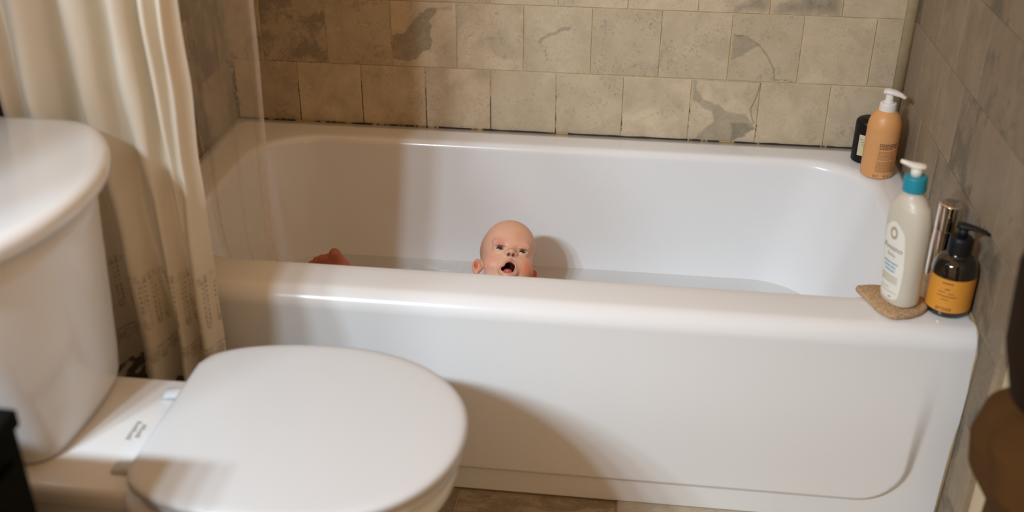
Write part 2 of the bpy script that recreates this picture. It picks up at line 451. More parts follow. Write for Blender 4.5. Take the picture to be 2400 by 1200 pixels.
SPECIAL = {(0, -3): dict(blots=[(shape_a, .62), (core_a, 1.0)], cracks=[(crack_a, .014)]),
           (1, -6): dict(blots=[(shape_b, .80), (shape_b2, .35)], soft=.012),
           (1, -1): dict(blots=[(shape_c, .55)], cracks=[(crack_c, .012), (crack_c2, .009)]),
           (1, -4): dict(blots=[(shape_d, .65)], cracks=[(crack_d, .009)]),
           (2, -2): dict(blots=[(streak2, .9)], soft=.2), (2, -3): dict(blots=[(streak1, .75)], soft=.15)}
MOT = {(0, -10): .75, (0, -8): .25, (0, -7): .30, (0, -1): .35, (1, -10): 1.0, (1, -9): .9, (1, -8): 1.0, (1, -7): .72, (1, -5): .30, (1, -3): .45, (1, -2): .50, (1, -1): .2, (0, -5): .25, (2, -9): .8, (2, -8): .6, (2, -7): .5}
for r, (z0, z1) in enumerate(ROWS):
    offx = 0.0 if r % 2 == 0 else -.5 * P
    for i in range(-11, 1):
        a, b = i * P + offx, (i + 1) * P + offx
        a2, b2 = max(a, LX), min(b, RT - .002)
        if b2 - a2 < .012: continue
        key = (r, i if r % 2 == 0 else i + 0)
        k = (r, i)
        loc = ((a2 + b2) / 2, YB, (z0 + z1) / 2)
        kk = (r, i + 1) if r % 2 else (r, i)
        if kk in SPECIAL and b2 - a2 > .14:
            me = printed_tile(b2 - a2, z1 - z0, M_STONE, **SPECIAL[kk])
        else: me = tile_mesh(b2 - a2, z1 - z0)
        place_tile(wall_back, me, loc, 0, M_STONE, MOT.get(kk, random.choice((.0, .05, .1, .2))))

# right wall ----------------------------------------------------------------
YE = -.122
wall_right = tag(slab('wall_right', RT + .0022, RT + .1, YE, YB + .1, FZ, 1.0, M_RGROUT), kind='structure')
tile_cache.clear()
RROWS = [(FZ + .002, -.315), (-.315, -.161), (-.161, -.006)] + ROWS
for r, (z0, z1) in enumerate(RROWS):
    ph = -.05 if r % 2 == 1 else .027
    for i in range(-2, 7):
        a, b = max(ph + i * P, YE + .006), min(ph + (i + 1) * P, YB - .003)
        if b - a < .012 or z1 - z0 < .02: continue
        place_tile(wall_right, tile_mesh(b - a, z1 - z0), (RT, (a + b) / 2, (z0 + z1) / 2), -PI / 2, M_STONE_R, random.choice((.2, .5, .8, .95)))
# bullnose edge strip of the right tile wall
prof = [(.004 + .0, YE + .006), (.0002, YE + .006), (-.0016, YE + .003), (-.0012, YE - .001), (.003, YE - .006), (.012, YE - .007), (.012, YE + .006)]
V = [(x, y, z) for z in (FZ, .9) for x, y in prof]; n_ = len(prof)
Fc = [(i, (i + 1) % n_, n_ + (i + 1) % n_, n_ + i) for i in range(n_)] + [tuple(range(n_)), tuple(range(n_, 2 * n_))]
tag(mesh_obj('trim_1', V, Fc, M_STONE_R, smooth=False), kind='structure')
# painted wall past the tile
tag(slab('wall_front', RT + .012, RT + .11, -1.9, YE - .004, FZ, 1.0, M_CREAMWALL), kind='structure')

# left alcove wall (seen through the liner) and the dark painted wall behind the toilet
wall_left = tag(slab('wall_left', LX - .06, LX - .0022, -.03, YB + .1, FZ, 1.0, M_GROUT), kind='structure')
tile_cache.clear()
for r, (z0, z1) in enumerate(ROWS):
    ph = .0 if r % 2 == 0 else .077
    for i in range(-2, 6):
        a, b = max(ph + i * P, -.028), min(ph + (i + 1) * P, YB - .003)
        if b - a < .012: continue
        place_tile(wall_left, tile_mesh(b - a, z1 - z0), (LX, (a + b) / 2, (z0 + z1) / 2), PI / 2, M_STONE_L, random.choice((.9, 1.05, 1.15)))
tag(slab('wall_side', LX - .16, LX - .06, -1.02, -.0, FZ, 1.0, M_DARKWALL), kind='structure')  # length set to block some of the bulbs from the tank lid
tag(slab('wall_return', -2.70, LX - .16, -1.02, -.92, FZ, 1.0, M_DARKWALL), kind='structure')
tag(slab('wall_far', -2.80, -2.70, -2.5, -.92, FZ, 1.0, M_DARKWALL), kind='structure')

# corner bead between back and right walls
V, Fc = tube([(RT - .011, YB - .004, .002), (RT - .011, YB - .004, .9)], [(.013, .0075)] * 2, 10, up=(0, 1, 0))
tag(mesh_obj('trim_2', V, Fc, M_CAULK_TAN), kind='structure')
# caulk joint between tub deck and back wall
V, Fc = tube([(LX + .003 + i * .02, YB - .0035, .0008 + .0004 * math.sin(i * 2.1)) for i in range(76)], [(.0026, .0019 + .0006 * math.sin(i * 1.3)) for i in range(76)], 8)
tag(mesh_obj('trim_3', V, Fc, M_CAULK), kind='structure')
# caulk down the right end of the apron and along the right deck
V, Fc = tube([(RT - .002, YB - .02, .001), (RT - .002, .02, .001), (RT - .002, -.018, -.006), (RT - .002, -.034, -.035), (RT - .002, -.030, -.2), (RT - .002, -.026, FZ + .004)], [.0028] * 6, 8, up=(1, 0, 0))
tag(mesh_obj('trim_4', V, Fc, M_CAULK_TAN), kind='structure')

# floor ---------------------------------------------------------------------
floor = tag(slab('floor', -2.70, RT, -1.9, .0, FZ - .05, FZ - .002, M_FGROUT), kind='structure')
FT = .30
for ix in range(-8, 3):
    for iy in range(-6, 1):
        x0, x1 = -.577 + ix * FT, -.577 + (ix + 1) * FT
        y0, y1 = -.02 + (iy - 1) * FT, -.02 + iy * FT
        x0, x1 = max(x0, LX - .058 if y1 > -.9 else -2.69), min(x1, RT)
        if x1 - x0 < .02: continue
        key = (round(x1 - x0, 3), 'f')
        me = tile_cache.get(key)
        if me is None:
            g = .003; w2, h2, b = (x1 - x0 - g) / 2, (FT - g) / 2, .0015; V = []
            for (a, c, z) in ((w2, h2, -.012), (w2, h2, -b), (w2 - b, h2 - b, 0)): V += [(-a, -c, z), (a, -c, z), (a, c, z), (-a, c, z)]
            Fc = [(8, 9, 10, 11)] + [(k + i, k + (i + 1) % 4, k + 4 + (i + 1) % 4, k + 4 + i) for k in (0, 4) for i in range(4)]
            me = bpy.data.meshes.new('tile'); me.from_pydata(V, [], Fc); me.materials.append(M_FLOORT); tile_cache[key] = me
        o = bpy.data.objects.new('tile', me); o.location = ((x0 + x1) / 2, (y0 + y1) / 2, FZ + (.004 if ix >= 0 else 0)); o['mottle'] = 1.0 if ix < 0 else .0
        link(o, floor)

# ------------------------------------------------------------------ bathtub
tub = empty('bathtub', (-.77, .36, FZ))
tag(tub, 'white enamelled bathtub with a rounded rim set in the tiled alcove', 'bathtub')
def ring(x0, x1, y0, y1, r, z): return [(x, y, z) for x, y in rrect(x0, x1, y0, y1, r, 10, 24)]
TX0, TX1 = LX + .002, RT - .002
rings = [ring(TX0, TX1, -.035, YB - .002, .004, -.034)]
for k in range(1, 15):                               # rounded outer front edge
    a = PI / 2 * k / 14
    rings.append(ring(TX0, TX1, -.035 + .034 * (1 - math.cos(a)), YB - .002, .004, -.034 + .034 * math.sin(a)))
rings.append(ring(TX0 + .02, TX1 - .012, .012, YB - .03, .02, .0006))
inn = lambda d, z, rr: ring(-1.445 + d * .7, -.075 - d * 1.6, .078 + d * .75, .668 - d * .9, rr, z)
rings.append(ring(TX0 + .06, -.045, .05, .695, .10, .0005))
for k in range(0, 7):
    a = PI / 2 * k / 6
    rings.append(inn(-.018 + .018 * math.sin(a), -.020 * (1 - math.cos(a)), .15))
for k in range(1, 9): rings.append(inn(.05 * k / 8, -.02 - .27 * k / 8, .15))
for k in range(1, 9):
    a = PI / 2 * k / 8
    rings.append(inn(.05 + .012 * math.sin(a) + .075 * (1 - math.cos(a)), -.29 - .075 * math.sin(a), .15))
rings.append(inn(.20, -.368, .10))
V, Fc = loft(rings, cap0=False, cap1=True)
local(mesh_obj('basin', V, Fc, M_TUB, tub), tub)
# apron: a bulged panel whose lower and right border steps back to a skirt
NX, NZ = 240, 130
def apron_y(x, z):
    # signed distance inside the rounded panel outline (positive inside)
    R_ = .085; xr, zb = -.075, -.368
    def sd(x, z):
        qx, qz = x - (xr - R_), (zb + R_) - z
        if qx > 0 and qz > 0: return R_ - math.hypot(qx, qz)
        return min(xr - x, z - zb)
    t = min(1, max(0, (-z - .06) / .28)); xr = -.066 + .02 * (1 - t)
    d = sd(x, z)
    wd = .014 + .02 * (1 - t); s = min(1, max(0, (d + .004) / wd)); s = .35 * s + .65 * s * s * (3 - 2 * s)
    e = min(1, max(.0, (-z - .12) / .23)); depth = .0105 * e * e * (3 - 2 * e)
    bulge = .004 * math.sin(PI * min(1, max(0, (-z - .034) / .336))) ** 2
    return -.035 + depth * (1 - s) - bulge * s
zs = [-.0338 - .3002 * j / 60 for j in range(60)] + [-.334 - .086 * j / 60 for j in range(61)]
xs = [TX0 + (TX1 - .2 - TX0) * i / 90 for i in range(90)] + [TX1 - .2 + .2 * i / 90 for i in range(91)]
V = [(x, apron_y(x, z), z) for z in zs for x in xs]; nx = len(xs)
Fc = [(j * nx + i, j * nx + i + 1, (j + 1) * nx + i + 1, (j + 1) * nx + i) for j in range(len(zs) - 1) for i in range(nx - 1)]
k0 = len(V); V += [(x, .0, zs[-1]) for x in xs]; jb = (len(zs) - 1) * nx
Fc += [(jb + i, jb + i + 1, k0 + i + 1, k0 + i) for i in range(nx - 1)]
local(mesh_obj('apron', V, Fc, M_TUB, tub), tub)
# drain and overflow at the tap end
V, Fc = lathe([(.0, .004), (.018, .0045), (.026, .002), (.028, 0)], 28, (-1.22, .37, -.3675))
local(mesh_obj('drain', V, Fc, M_CHROME, tub), tub)

# water
wz = -.285
wr = inn(.0495, wz, .15)
V = []; nr = 14
cx, cy = np.mean([p[0] for p in wr]), np.mean([p[1] for p in wr])
for k in range(nr + 1):
    t = 1 - k / nr * .97
    for p in wr: V.append((cx + (p[0] - cx) * t, cy + (p[1] - cy) * t, wz))
m_ = len(wr)
Fc = [(k * m_ + i, k * m_ + (i + 1) % m_, (k + 1) * m_ + (i + 1) % m_, (k + 1) * m_ + i) for k in range(nr) for i in range(m_)] + [tuple(range(nr * m_, (nr + 1) * m_))]
tag(mesh_obj('bath_water', V, Fc, M_WATER), 'clear shallow bath water lying inside the white tub', 'water', kind='stuff')

# ------------------------------------------------------------------ baby: one continuous surface from a distance field
def smin(a, b, k):
    h = np.clip(.5 + .5 * (b - a) / k, 0, 1); return b + (a - b) * h - k * h * (1 - h)
def smax(a, b, k): return -smin(-a, -b, k)
def ell(X, Y, Z, c, r):
    x, y, z = (X - c[0]) / r[0], (Y - c[1]) / r[1], (Z - c[2]) / r[2]
    k0 = np.sqrt(x * x + y * y + z * z); k1 = np.sqrt((x / r[0]) ** 2 + (y / r[1]) ** 2 + (z / r[2]) ** 2) + 1e-9
    return k0 * (k0 - 1) / k1
def cap(X, Y, Z, a, b, ra, rb):
    a = np.array(a, np.float32); b = np.array(b, np.float32); d = b - a
    t = np.clip(((X - a[0]) * d[0] + (Y - a[1]) * d[1] + (Z - a[2]) * d[2]) / max(1e-9, float(d @ d)), 0, 1)
    return np.sqrt((X - a[0] - t * d[0]) ** 2 + (Y - a[1] - t * d[1]) ** 2 + (Z - a[2] - t * d[2]) ** 2) - (ra + (rb - ra) * t)
def surface_nets(F, xs, ys, zs):
    s = F < 0
    nx, ny, nz = F.shape
    cnt = np.zeros((nx - 1, ny - 1, nz - 1), np.int8)
    for dx in (0, 1):
        for dy in (0, 1):
            for dz in (0, 1): cnt += s[dx:nx - 1 + dx, dy:ny - 1 + dy, dz:nz - 1 + dz]
    act = np.argwhere((cnt > 0) & (cnt < 8)); idx = -np.ones(cnt.shape, np.int64); idx[tuple(act.T)] = np.arange(len(act))
    acc = np.zeros((len(act), 3)); num = np.zeros(len(act))
    G = (xs, ys, zs)
    for ax in range(3):
        o1, o2 = [a for a in range(3) if a != ax]
        for d1 in (0, 1):
            for d2 in (0, 1):
                p = act.copy(); p[:, o1] += d1; p[:, o2] += d2; q = p.copy(); q[:, ax] += 1
                fa, fb = F[tuple(p.T)], F[tuple(q.T)]; m = (fa < 0) != (fb < 0)
                t = fa[m] / (fa[m] - fb[m])
                for k in range(3):
                    acc[m, k] += G[k][p[m, k]] + (t * (G[k][q[m, k]] - G[k][p[m, k]]) if k == ax else 0)
                num[m] += 1
    verts = acc / num[:, None]; faces = []
    for ax in range(3):
        o1, o2 = [(1, 2), (2, 0), (0, 1)][ax]
        sl = [slice(None)] * 3; sl2 = [slice(None)] * 3; sl[ax] = slice(0, -1); sl2[ax] = slice(1, None)
        ch = np.argwhere(s[tuple(sl)] != s[tuple(sl2)])
        ok = (ch[:, o1] > 0) & (ch[:, o2] > 0) & (ch[:, o1] < F.shape[o1] - 1) & (ch[:, o2] < F.shape[o2] - 1); ch = ch[ok]
        quad = []
        for d1, d2 in ((1, 1), (0, 1), (0, 0), (1, 0)):
            p = ch.copy(); p[:, o1] -= d1; p[:, o2] -= d2; quad.append(idx[tuple(p.T)])
        fq = np.stack(quad, 1); fl = ~s[tuple(ch.T)]; fq[fl] = fq[fl][:, ::-1]; faces.append(fq)
    return verts, np.concatenate(faces)

HS = 1.10
HC = Vector((-.8425, .44, -.1615))                     # centre of the head
toC = (CAM - HC).normalized()
hr = (CR - toC * CR.dot(toC)).normalized(); hu = toC.cross(hr).normalized()
def head_frame(tilt=25, roll=6.5, yaw=9):
    t, r, y = math.radians(tilt), math.radians(roll), math.radians(yaw)
    Fv = toC * math.cos(t) + hu * math.sin(t); U = hu * math.cos(t) - toC * math.sin(t)
    X = hr * math.cos(r) - U * math.sin(r); U = U * math.cos(r) + hr * math.sin(r)
    Fy = Fv * math.cos(y) + X * math.sin(y); X = X * math.cos(y) - Fv * math.sin(y)
    return X, U, Fy
HX, HU, HF = head_frame()
def hw(p): return HC + (HX * p[0] + HU * p[1] + HF * p[2]) * (.001 * HS)      # head millimetres -> world
def graded(lo, hi, segs, coarse):
    out = [lo]; x = lo
    while x < hi:
        st = coarse
        for a, b, h in segs:
            if a <= x < b: st = min(st, h)
        x += st; out.append(x)
    return np.array(out, np.float32)
h_ = .0014
gx = graded(-1.30, -.70, [(HC.x - .082, HC.x + .082, h_), (-1.275, -1.165, .0028)], .006)
gy = graded(.18, .58, [(HC.y - .086, HC.y + .086, h_)], .006)
gz = graded(-.362, -.03, [(HC.z - .088, HC.z + .094, h_)], .006)
X, Y, Z = np.meshgrid(gx, gy, gz, indexing='ij', sparse=True)
# torso, limbs
NK = hw((0, -46, -26)); CH = Vector((-.890, .37, -.272)); PV = Vector((-.985, .34, -.296))
B = cap(X, Y, Z, NK, CH, .030, .055)
B = smin(B, cap(X, Y, Z, CH, PV, .060, .056), .03)
def limb(B, pts, rad, k=.012):
    L = cap(X, Y, Z, pts[0], pts[1], rad[0], rad[1])
    for i in range(1, len(pts) - 1): L = smin(L, cap(X, Y, Z, pts[i], pts[i + 1], rad[i], rad[i + 1]), .006)
    return smin(B, L, k)
FT0 = Vector((-1.196, .36, -.178))
B = limb(B, [(-.99, .37, -.299), (-1.09, .38, -.262), (-1.160, .36, -.250), FT0], [.045, .037, .028, .022])
B = limb(B, [(-.99, .31, -.302), (-1.09, .275, -.290), (-1.185, .27, -.318), (-1.195, .265, -.298)], [.045, .037, .027, .019])
B = limb(B, [(-.86, .435, -.270), (-.90, .475, -.298), (-.955, .48, -.304)], [.027, .022, .016])
B = limb(B, [(-.855, .315, -.272), (-.90, .255, -.300), (-.955, .245, -.308)], [.027, .022, .016])
for cy_, s_ in ((.48, 1), (.245, -1)):
    B = smin(B, ell(X, Y, Z, (-.972, cy_, -.302), (.020, .016, .010)), .008)
    for q, ln in zip((-.011, -.004, .004, .011), (.018, .022, .021, .016)):
        B = smin(B, cap(X, Y, Z, (-.985, cy_ + q, -.303), (-.987 - ln, cy_ + q * 1.5, -.309), .0056, .0046), .003)
    B = smin(B, cap(X, Y, Z, (-.968, cy_ - s_ * .012, -.302), (-.985, cy_ - s_ * .026, -.300), .0058, .005), .004)
# raised foot, toes up
Fo = ell(X, Y, Z, (-1.213, .356, -.172), (.030, .017, .030))
Fo = smin(Fo, cap(X, Y, Z, (-1.196, .362, -.178), (-1.202, .354, -.142), .020, .013), .012)
for (tx, tz, rr) in ((-1.2035, -.134, .0118), (-1.2205, -.1455, .0085), (-1.2325, -.1475, .0085), (-1.2445, -.1535, .0082), (-1.2555, -.1630, .0080)):
    Fo = smin(Fo, cap(X, Y, Z, (tx + .002, .356, tz - .018), (tx, .350, tz), rr * 1.05, rr), .005)
B = smin(B, Fo, .012)
# second foot under water
B = smin(B, ell(X, Y, Z, (-1.205, .26, -.284), (.020, .018, .032)), .012)
# head, on its own part of the grid
ix = np.where((gx > HC.x - .11) & (gx < HC.x + .11))[0]; iy = np.where((gy > HC.y - .115) & (gy < HC.y + .115))[0]; iz = np.where((gz > HC.z - .115) & (gz < HC.z + .11))[0]
sx_, sy_, sz_ = (slice(a[0], a[-1] + 1) for a in (ix, iy, iz))
DX, DY, DZ = X[sx_] - HC.x, Y[:, sy_] - HC.y, Z[:, :, sz_] - HC.z
hx = (DX * HX.x + DY * HX.y + DZ * HX.z) * (1000 / HS); hy = (DX * HU.x + DY * HU.y + DZ * HU.z) * (1000 / HS); hz = (DX * HF.x + DY * HF.y + DZ * HF.z) * (1000 / HS)
E3 = lambda c, r: ell(hx, hy, hz, c, r)
C3 = lambda a, b, ra, rb: cap(hx, hy, hz, a, b, ra, rb)
EY = (22.5, -9.5, 41.0)
def head_field():
    H = E3((0, 14, -14), (55.5, 56, 66))
    H = smin(H, E3((0, 24, 18), (43, 40, 33)), 14)
    H = smin(H, E3((0, -26, 12), (47, 44, 40)), 16)
    for s in (-1, 1):
        H = smin(H, E3((s * 27, -36, 26), (21, 22, 19)), 9)
        H = smin(H, E3((s * 24, -58, 10), (20, 16, 22)), 10)
    H = smin(H, E3((0, -64, 29), (18, 13, 15)), 9)
    for s in (-1, 1):
        H = smax(H, -E3((s * 22, -5, 62), (14, 9, 15)), 8)          # orbit hollows
        H = smin(H, E3((s * EY[0], EY[1], EY[2]), (13, 10.8, 11.2)), 3.5)     # lids
        H = smin(H, E3((s * 20, 4, 44), (15, 6, 5)), 10)            # brow
        op = E3((s * EY[0], EY[1] - .6, EY[2] + 12), (10.2, 3.8 if s < 0 else 3.2, 9))
        H = smax(H, -op, 1.0)
    H = smin(H, C3((0, -5, 46), (0, -15, 52), 5, 6), 7)
    H = smin(H, E3((0, -18, 56), (7.8, 6.5, 7.5)), 4)
    for s in (-1, 1):
        H = smin(H, E3((s * 8, -20.5, 52), (4.8, 4.6, 6)), 3)
        H = smax(H, -E3((s * 4.6, -24.0, 58.5), (2.7, 2.0, 6)), 1.2)
    # mouth: lips ring and an open cavity, skewed towards the baby's right
    H = smin(H, E3((-1, -47, 44), (20, 18, 9)), 7)
    H = smin(H, C3((-15, -56, 46), (-3, -65, 48.5), 4.0, 5.6), 5); H = smin(H, C3((-3, -65, 48.5), (12, -57, 46.5), 5.6, 3.8), 5)
    H = smin(H, C3((-14, -53, 48), (0, -35.5, 51.5), 2.6, 3.4), 4); H = smin(H, C3((0, -35.5, 51.5), (12, -49, 48), 3.4, 2.6), 4)
    cav = smin(E3((1.5, -45, 47), (10, 8.5, 26)), E3((-3, -53, 46), (12.5, 7, 24)), 4)
    H = smax(H, -cav, 2.0)
    for s in (-1, 1):                                               # ears
        er = E3((s * 57, -27, -18), (9.5, 16.5, 7.5))
        er = smin(er, E3((s * 52, -27, -14), (8, 12, 6)), 5)
        er = smax(er, -E3((s * 59, -25.5, -10), (5.6, 10.0, 6.5)), 1.5)
        er = smin(er, E3((s * 56, -41, -14), (5.5, 5, 5)), 3)
        er = smin(er, E3((s * 53.5, -27, -9), (2.6, 4, 3)), 2)
        H = smin(H, er, 4)
    return H, cav
H, cav = head_field()
sub = B[sx_, sy_, sz_]
B[sx_, sy_, sz_] = smin(sub, (H * (.001 * HS)).astype(np.float32), .008)
verts, faces = surface_nets(B, gx, gy, gz)
baby = mesh_obj('person', verts, faces, M_SKIN)
bmx = baby.modifiers.new('smooth', 'SMOOTH'); bmx.factor = .4; bmx.iterations = 1
tag(baby, 'bald baby lying in the bath with head raised and mouth wide open', 'person')
# skin tones: pale scalp, red cheeks and lids, lips; shade painted inside mouth and nostrils
co = np.array([v.co[:] for v in baby.data.vertices])
d = co - np.array(HC); px = d @ np.array(HX) * (1000 / HS); py = d @ np.array(HU) * (1000 / HS); pz = d @ np.array(HF) * (1000 / HS)
inh = (np.abs(px) < 75) & (np.abs(py) < 85) & (np.abs(pz) < 85)
col = np.tile(np.array([.77, .445, .31]), (len(co), 1))
def blob(c, r, target, amt):
    q = np.sqrt(((px - c[0]) / r[0]) ** 2 + ((py - c[1]) / r[1]) ** 2 + ((pz - c[2]) / r[2]) ** 2)
    w = np.clip(1.25 - q, 0, 1); w = w * w * (3 - 2 * w) * amt * inh
    global col; col = col * (1 - w[:, None]) + np.array(target) * w[:, None]
RED = (.72, .21, .12)
blob((34, -40, 34), (17, 21, 22), (.74, .20, .09), .85); blob((-33, -38, 32), (18, 18, 22), RED, .38)
blob((-23, -1, 50), (13, 7, 14), (.66, .22, .17), .6); blob((-24, 6, 48), (14, 7, 14), (.68, .25, .19), .45)
blob((23, -2, 50), (12, 6, 14), (.66, .25, .19), .45); blob((10, 18, 52), (12, 15, 16), RED, .20)
blob((0, -18, 60), (9, 9, 9), (.74, .36, .24), .5)
blob((0, 52, 10), (50, 30, 60), (.74, .45, .28), .6)
for s in (-1, 1):
    blob((s * 53, 2, -4), (9, 26, 22), (.42, .25, .13), .55)
    blob((s * 58, -27, -14), (12, 20, 13), (.78, .32, .19), .6)
    blob((s * 58.5, -25.5, -15), (6, 11, 6), (.55, .13, .06), .85)
    blob((s * 4.6, -24, 55), (4.2, 3.6, 10), (.10, .03, .02), 1.0)  # nostril shade painted into the skin colour
    blob((s * EY[0], EY[1] + 3.4, EY[2] + 9), (13, 2.3, 9), (.13, .055, .04), .95)
cavv = np.full(len(co), 99.0)
def ellp(c, r):
    x, y, z = (px - c[0]) / r[0], (py - c[1]) / r[1], (pz - c[2]) / r[2]; return np.sqrt(x * x + y * y + z * z) - 1
lipd = np.minimum(ellp((1.5, -45, 49), (13.5, 12, 26)), ellp((-3, -53, 48), (15.5, 10, 24)))
w = np.clip(1 - np.abs(lipd + .06) / .22, 0, 1) * (pz > 40) * inh
col = col * (1 - .75 * w[:, None]) + np.array([.66, .17, .13]) * .75 * w[:, None]
cv = np.minimum(ellp((1.5, -45, 47), (10, 8.5, 26)), ellp((-3, -53, 46), (12.5, 7, 24)))
w = np.clip((49.5 - pz) / 4, 0, 1) * (cv < .12) * (pz > 15) * (pz < 49.5) * inh
col = col * (1 - w[:, None]) + np.array([.03, .008, .006]) * w[:, None]  # near-black shade painted into the mouth cavity
foot = co[:, 0] < -1.15
col[foot] = np.array([.46, .145, .085])  # curtain's shadow put into a darker skin tone at the foot end
set_col(baby, 'skin', col)
for s in (-1, 1):
    c = hw((s * EY[0], EY[1], EY[2])); rr = .0104 * HS
    V, Fc = lathe([(rr * math.sin(PI * k / 16) if 0 < k < 16 else 0.00001, -rr * math.cos(PI * k / 16)) for k in range(17)], 28, c)
    e = mesh_obj('eye', V, Fc, M_EYE, baby)
    gz_ = ((CAM - c).normalized() + HU * .16).normalized()
    q = gz_.to_track_quat('Z', 'Y').to_matrix()
    pr = [(r_, math.sqrt(max(0, (rr + .0005) ** 2 - r_ ** 2))) for r_ in (.00001, .0012, .0025, .0038, .0048, .0060)]
    V, Fc = lathe(pr, 24); V = [c + q @ Vector(v) for v in V]
    mesh_obj('iris', V, Fc, M_IRIS, e)
V, Fc = lathe([(math.sin(PI * k / 10) * .009 if 0 < k < 10 else 1e-5, -.009 * math.cos(PI * k / 10)) for k in range(11)], 24)
V = [hw((-.5 + v[0] * 1200, -54.5 + v[1] * 820, 36 + v[2] * 1550)) for v in V]
mesh_obj('tongue', V, Fc, M_TONGUE, baby)

# ------------------------------------------------------------------ toilet
TY = -.433
toilet = tag(empty('toilet', (-1.2, TY, FZ)), 'white china toilet with closed lid standing beside the bathtub', 'toilet')
tp = lambda o: local(o, toilet)
def egg(xb, xf, hw_, back, n=96, flat=True):
    """lid outline: straight back edge of half width 'back', widening to hw_, round front"""
    pts = []
    xm = xb + (xf - xb) * .46
    half = []
    for k in range(n // 2 + 1):
        t = k / (n // 2)                       # 0 at front tip .. 1 at back corner
        if t < .6:
            a = t / .6 * PI / 2; half.append((xm + (xf - xm) * math.cos(a) ** .94, hw_ * math.sin(a) ** .94))
        else:
            s = (t - .6) / .4; a = s * PI / 2
            x = xm + (xb - xm) * s
            y = back + (hw_ - back) * math.sqrt(max(0, 1 - s ** 2.1))
            half.append((x, y))
    pts = [(x, TY + y) for x, y in half] + [(x, TY - y) for x, y in half[::-1][:-1]][0:-0 or None]
    return pts[:-0 or None]
def ringz(o, z): return [(x, y, z) for x, y in o]
def inset(o, d):
    cx, cy = sum(p[0] for p in o) / len(o), sum(p[1] for p in o) / len(o); out = []
    n = len(o)
    for i in range(n):
        (x0, y0), (x1, y1) = o[i - 1], o[(i + 1) % n]; tx, ty = x1 - x0, y1 - y0; L = math.hypot(tx, ty) + 1e-9
        nx_, ny_ = -ty / L, tx / L
        if nx_ * (cx - o[i][0]) + ny_ * (cy - o[i][1]) < 0: nx_, ny_ = -nx_, -ny_
        out.append((o[i][0] + nx_ * d, o[i][1] + ny_ * d))
    return out
lid = egg(-1.226, -.793, .1985, .123)
LZ = .030
V, Fc = loft([ringz(inset(lid, .004), LZ - .016), ringz(lid, LZ - .013), ringz(lid, LZ - .006), ringz(inset(lid, .002), LZ - .003), ringz(inset(lid, .006), LZ - .001), ringz(inset(lid, .011), LZ), ringz(inset(lid, .02), LZ + .0003), ringz(inset(lid, .05), LZ + .0008)])
tp(mesh_obj('lid', V, Fc, M_SEAT, toilet))
seat = egg(-1.215, -.798, .193, .118)
V, Fc = loft([ringz(inset(seat, .006), -.010), ringz(seat, -.007), ringz(seat, .006), ringz(inset(seat, .006), .011)])
tp(mesh_obj('seat', V, Fc, M_SEAT, toilet))
# bowl with its pedestal
rings = []
for (z, xb, xf, hy_, bk) in ((-.012, -1.235, -.806, .184, .118), (-.022, -1.24, -.803, .187, .122), (-.05, -1.24, -.808, .184, .12), (-.10, -1.24, -.835, .166, .112), (-.17, -1.25, -.885, .140, .105), (-.25, -1.27, -.94, .115, .10), (-.33, -1.29, -.965, .105, .10), (-.395, -1.30, -.965, .112, .105), (-.418, -1.305, -.955, .120, .11), (FZ, -1.305, -.952, .121, .11)):
    rings.append(ringz(egg(xb, xf, hy_, bk), z))
V, Fc = loft(rings); tp(mesh_obj('bowl', V, Fc, M_CHINA, toilet))
# back deck that carries the tank
def deck_ring(z, d): return [(x, y, z) for x, y in rrect(-1.56 + d, -1.19 - d, TY - .132 + d, TY + .132 - d, .02, 6, 6)]
V, Fc = loft([deck_ring(-.055, .012), deck_ring(-.045, .004), deck_ring(-.022, .0), deck_ring(-.014, .002), deck_ring(-.010, .008)])
tp(mesh_obj('deck', V, Fc, M_CHINA, toilet))
def neck_ring(z, w, xf): return [(x, y, z) for x, y in rrect(-1.55, xf, TY - w, TY + w, .03, 6, 6)]
V, Fc = loft([neck_ring(FZ + .02, .09, -1.25), neck_ring(-.25, .09, -1.22), neck_ring(-.10, .10, -1.2), neck_ring(-.05, .12, -1.2)])
tp(mesh_obj('trapway', V, Fc, M_CHINA, toilet))
# tank, bow fronted and tapering to its foot
def tank_ring(z, xs_, xc, hy_, xb=-1.57, rc=.045, n=16):
    """front bow: xs_ at the sides, xc at the centre"""
    pts = []
    for i in range(n + 1):
        s = -1 + 2 * i / n; pts.append((xs_ + (xc - xs_) * (1 - abs(s) ** 2.2), hy_ * s))
    # rounded front corners
    out = [(xb, -hy_)] + [(xb + (xs_ - rc - xb) * k / 4, -hy_) for k in range(1, 5)]
    m = 8
    def corner(sg):
        p0 = Vector((xs_ - rc, sg * hy_)); p1 = Vector((xs_ + .003, sg * hy_)); yy = hy_ - rc
        s = yy / hy_; p2 = Vector((xs_ + (xc - xs_) * (1 - s ** 2.2), sg * yy))
        return [tuple(p0 * (1 - t) ** 2 + p1 * 2 * t * (1 - t) + p2 * t * t) for t in [k / m for k in range(m + 1)]]
    c1 = corner(-1); c2 = corner(1)[::-1]
    yy = hy_ - rc
    mid = []
    for i in range(1, 20):
        y = -yy + 2 * yy * i / 20; mid.append((xs_ + (xc - xs_) * (1 - (abs(y) / hy_) ** 2.2), y))
    out = [(xb, -hy_)] + c1 + mid + c2 + [(xb, hy_)]
    return [(x, TYK + y, z) for x, y in out]
TYK = -.410
tr = []
for z, xs_, xc, hy_ in ((-.010, -1.366, -1.356, .116), (-.004, -1.360, -1.347, .122), (.012, -1.358, -1.343, .128), (.05, -1.362, -1.341, .140), (.12, -1.374, -1.336, .162), (.20, -1.388, -1.330, .186), (.28, -1.400, -1.323, .206), (.326, -1.406, -1.319, .214)):
    tr.append(tank_ring(z, xs_, xc, hy_))
V, Fc = loft(tr); tp(mesh_obj('tank', V, Fc, M_CHINA, toilet))
lr = []
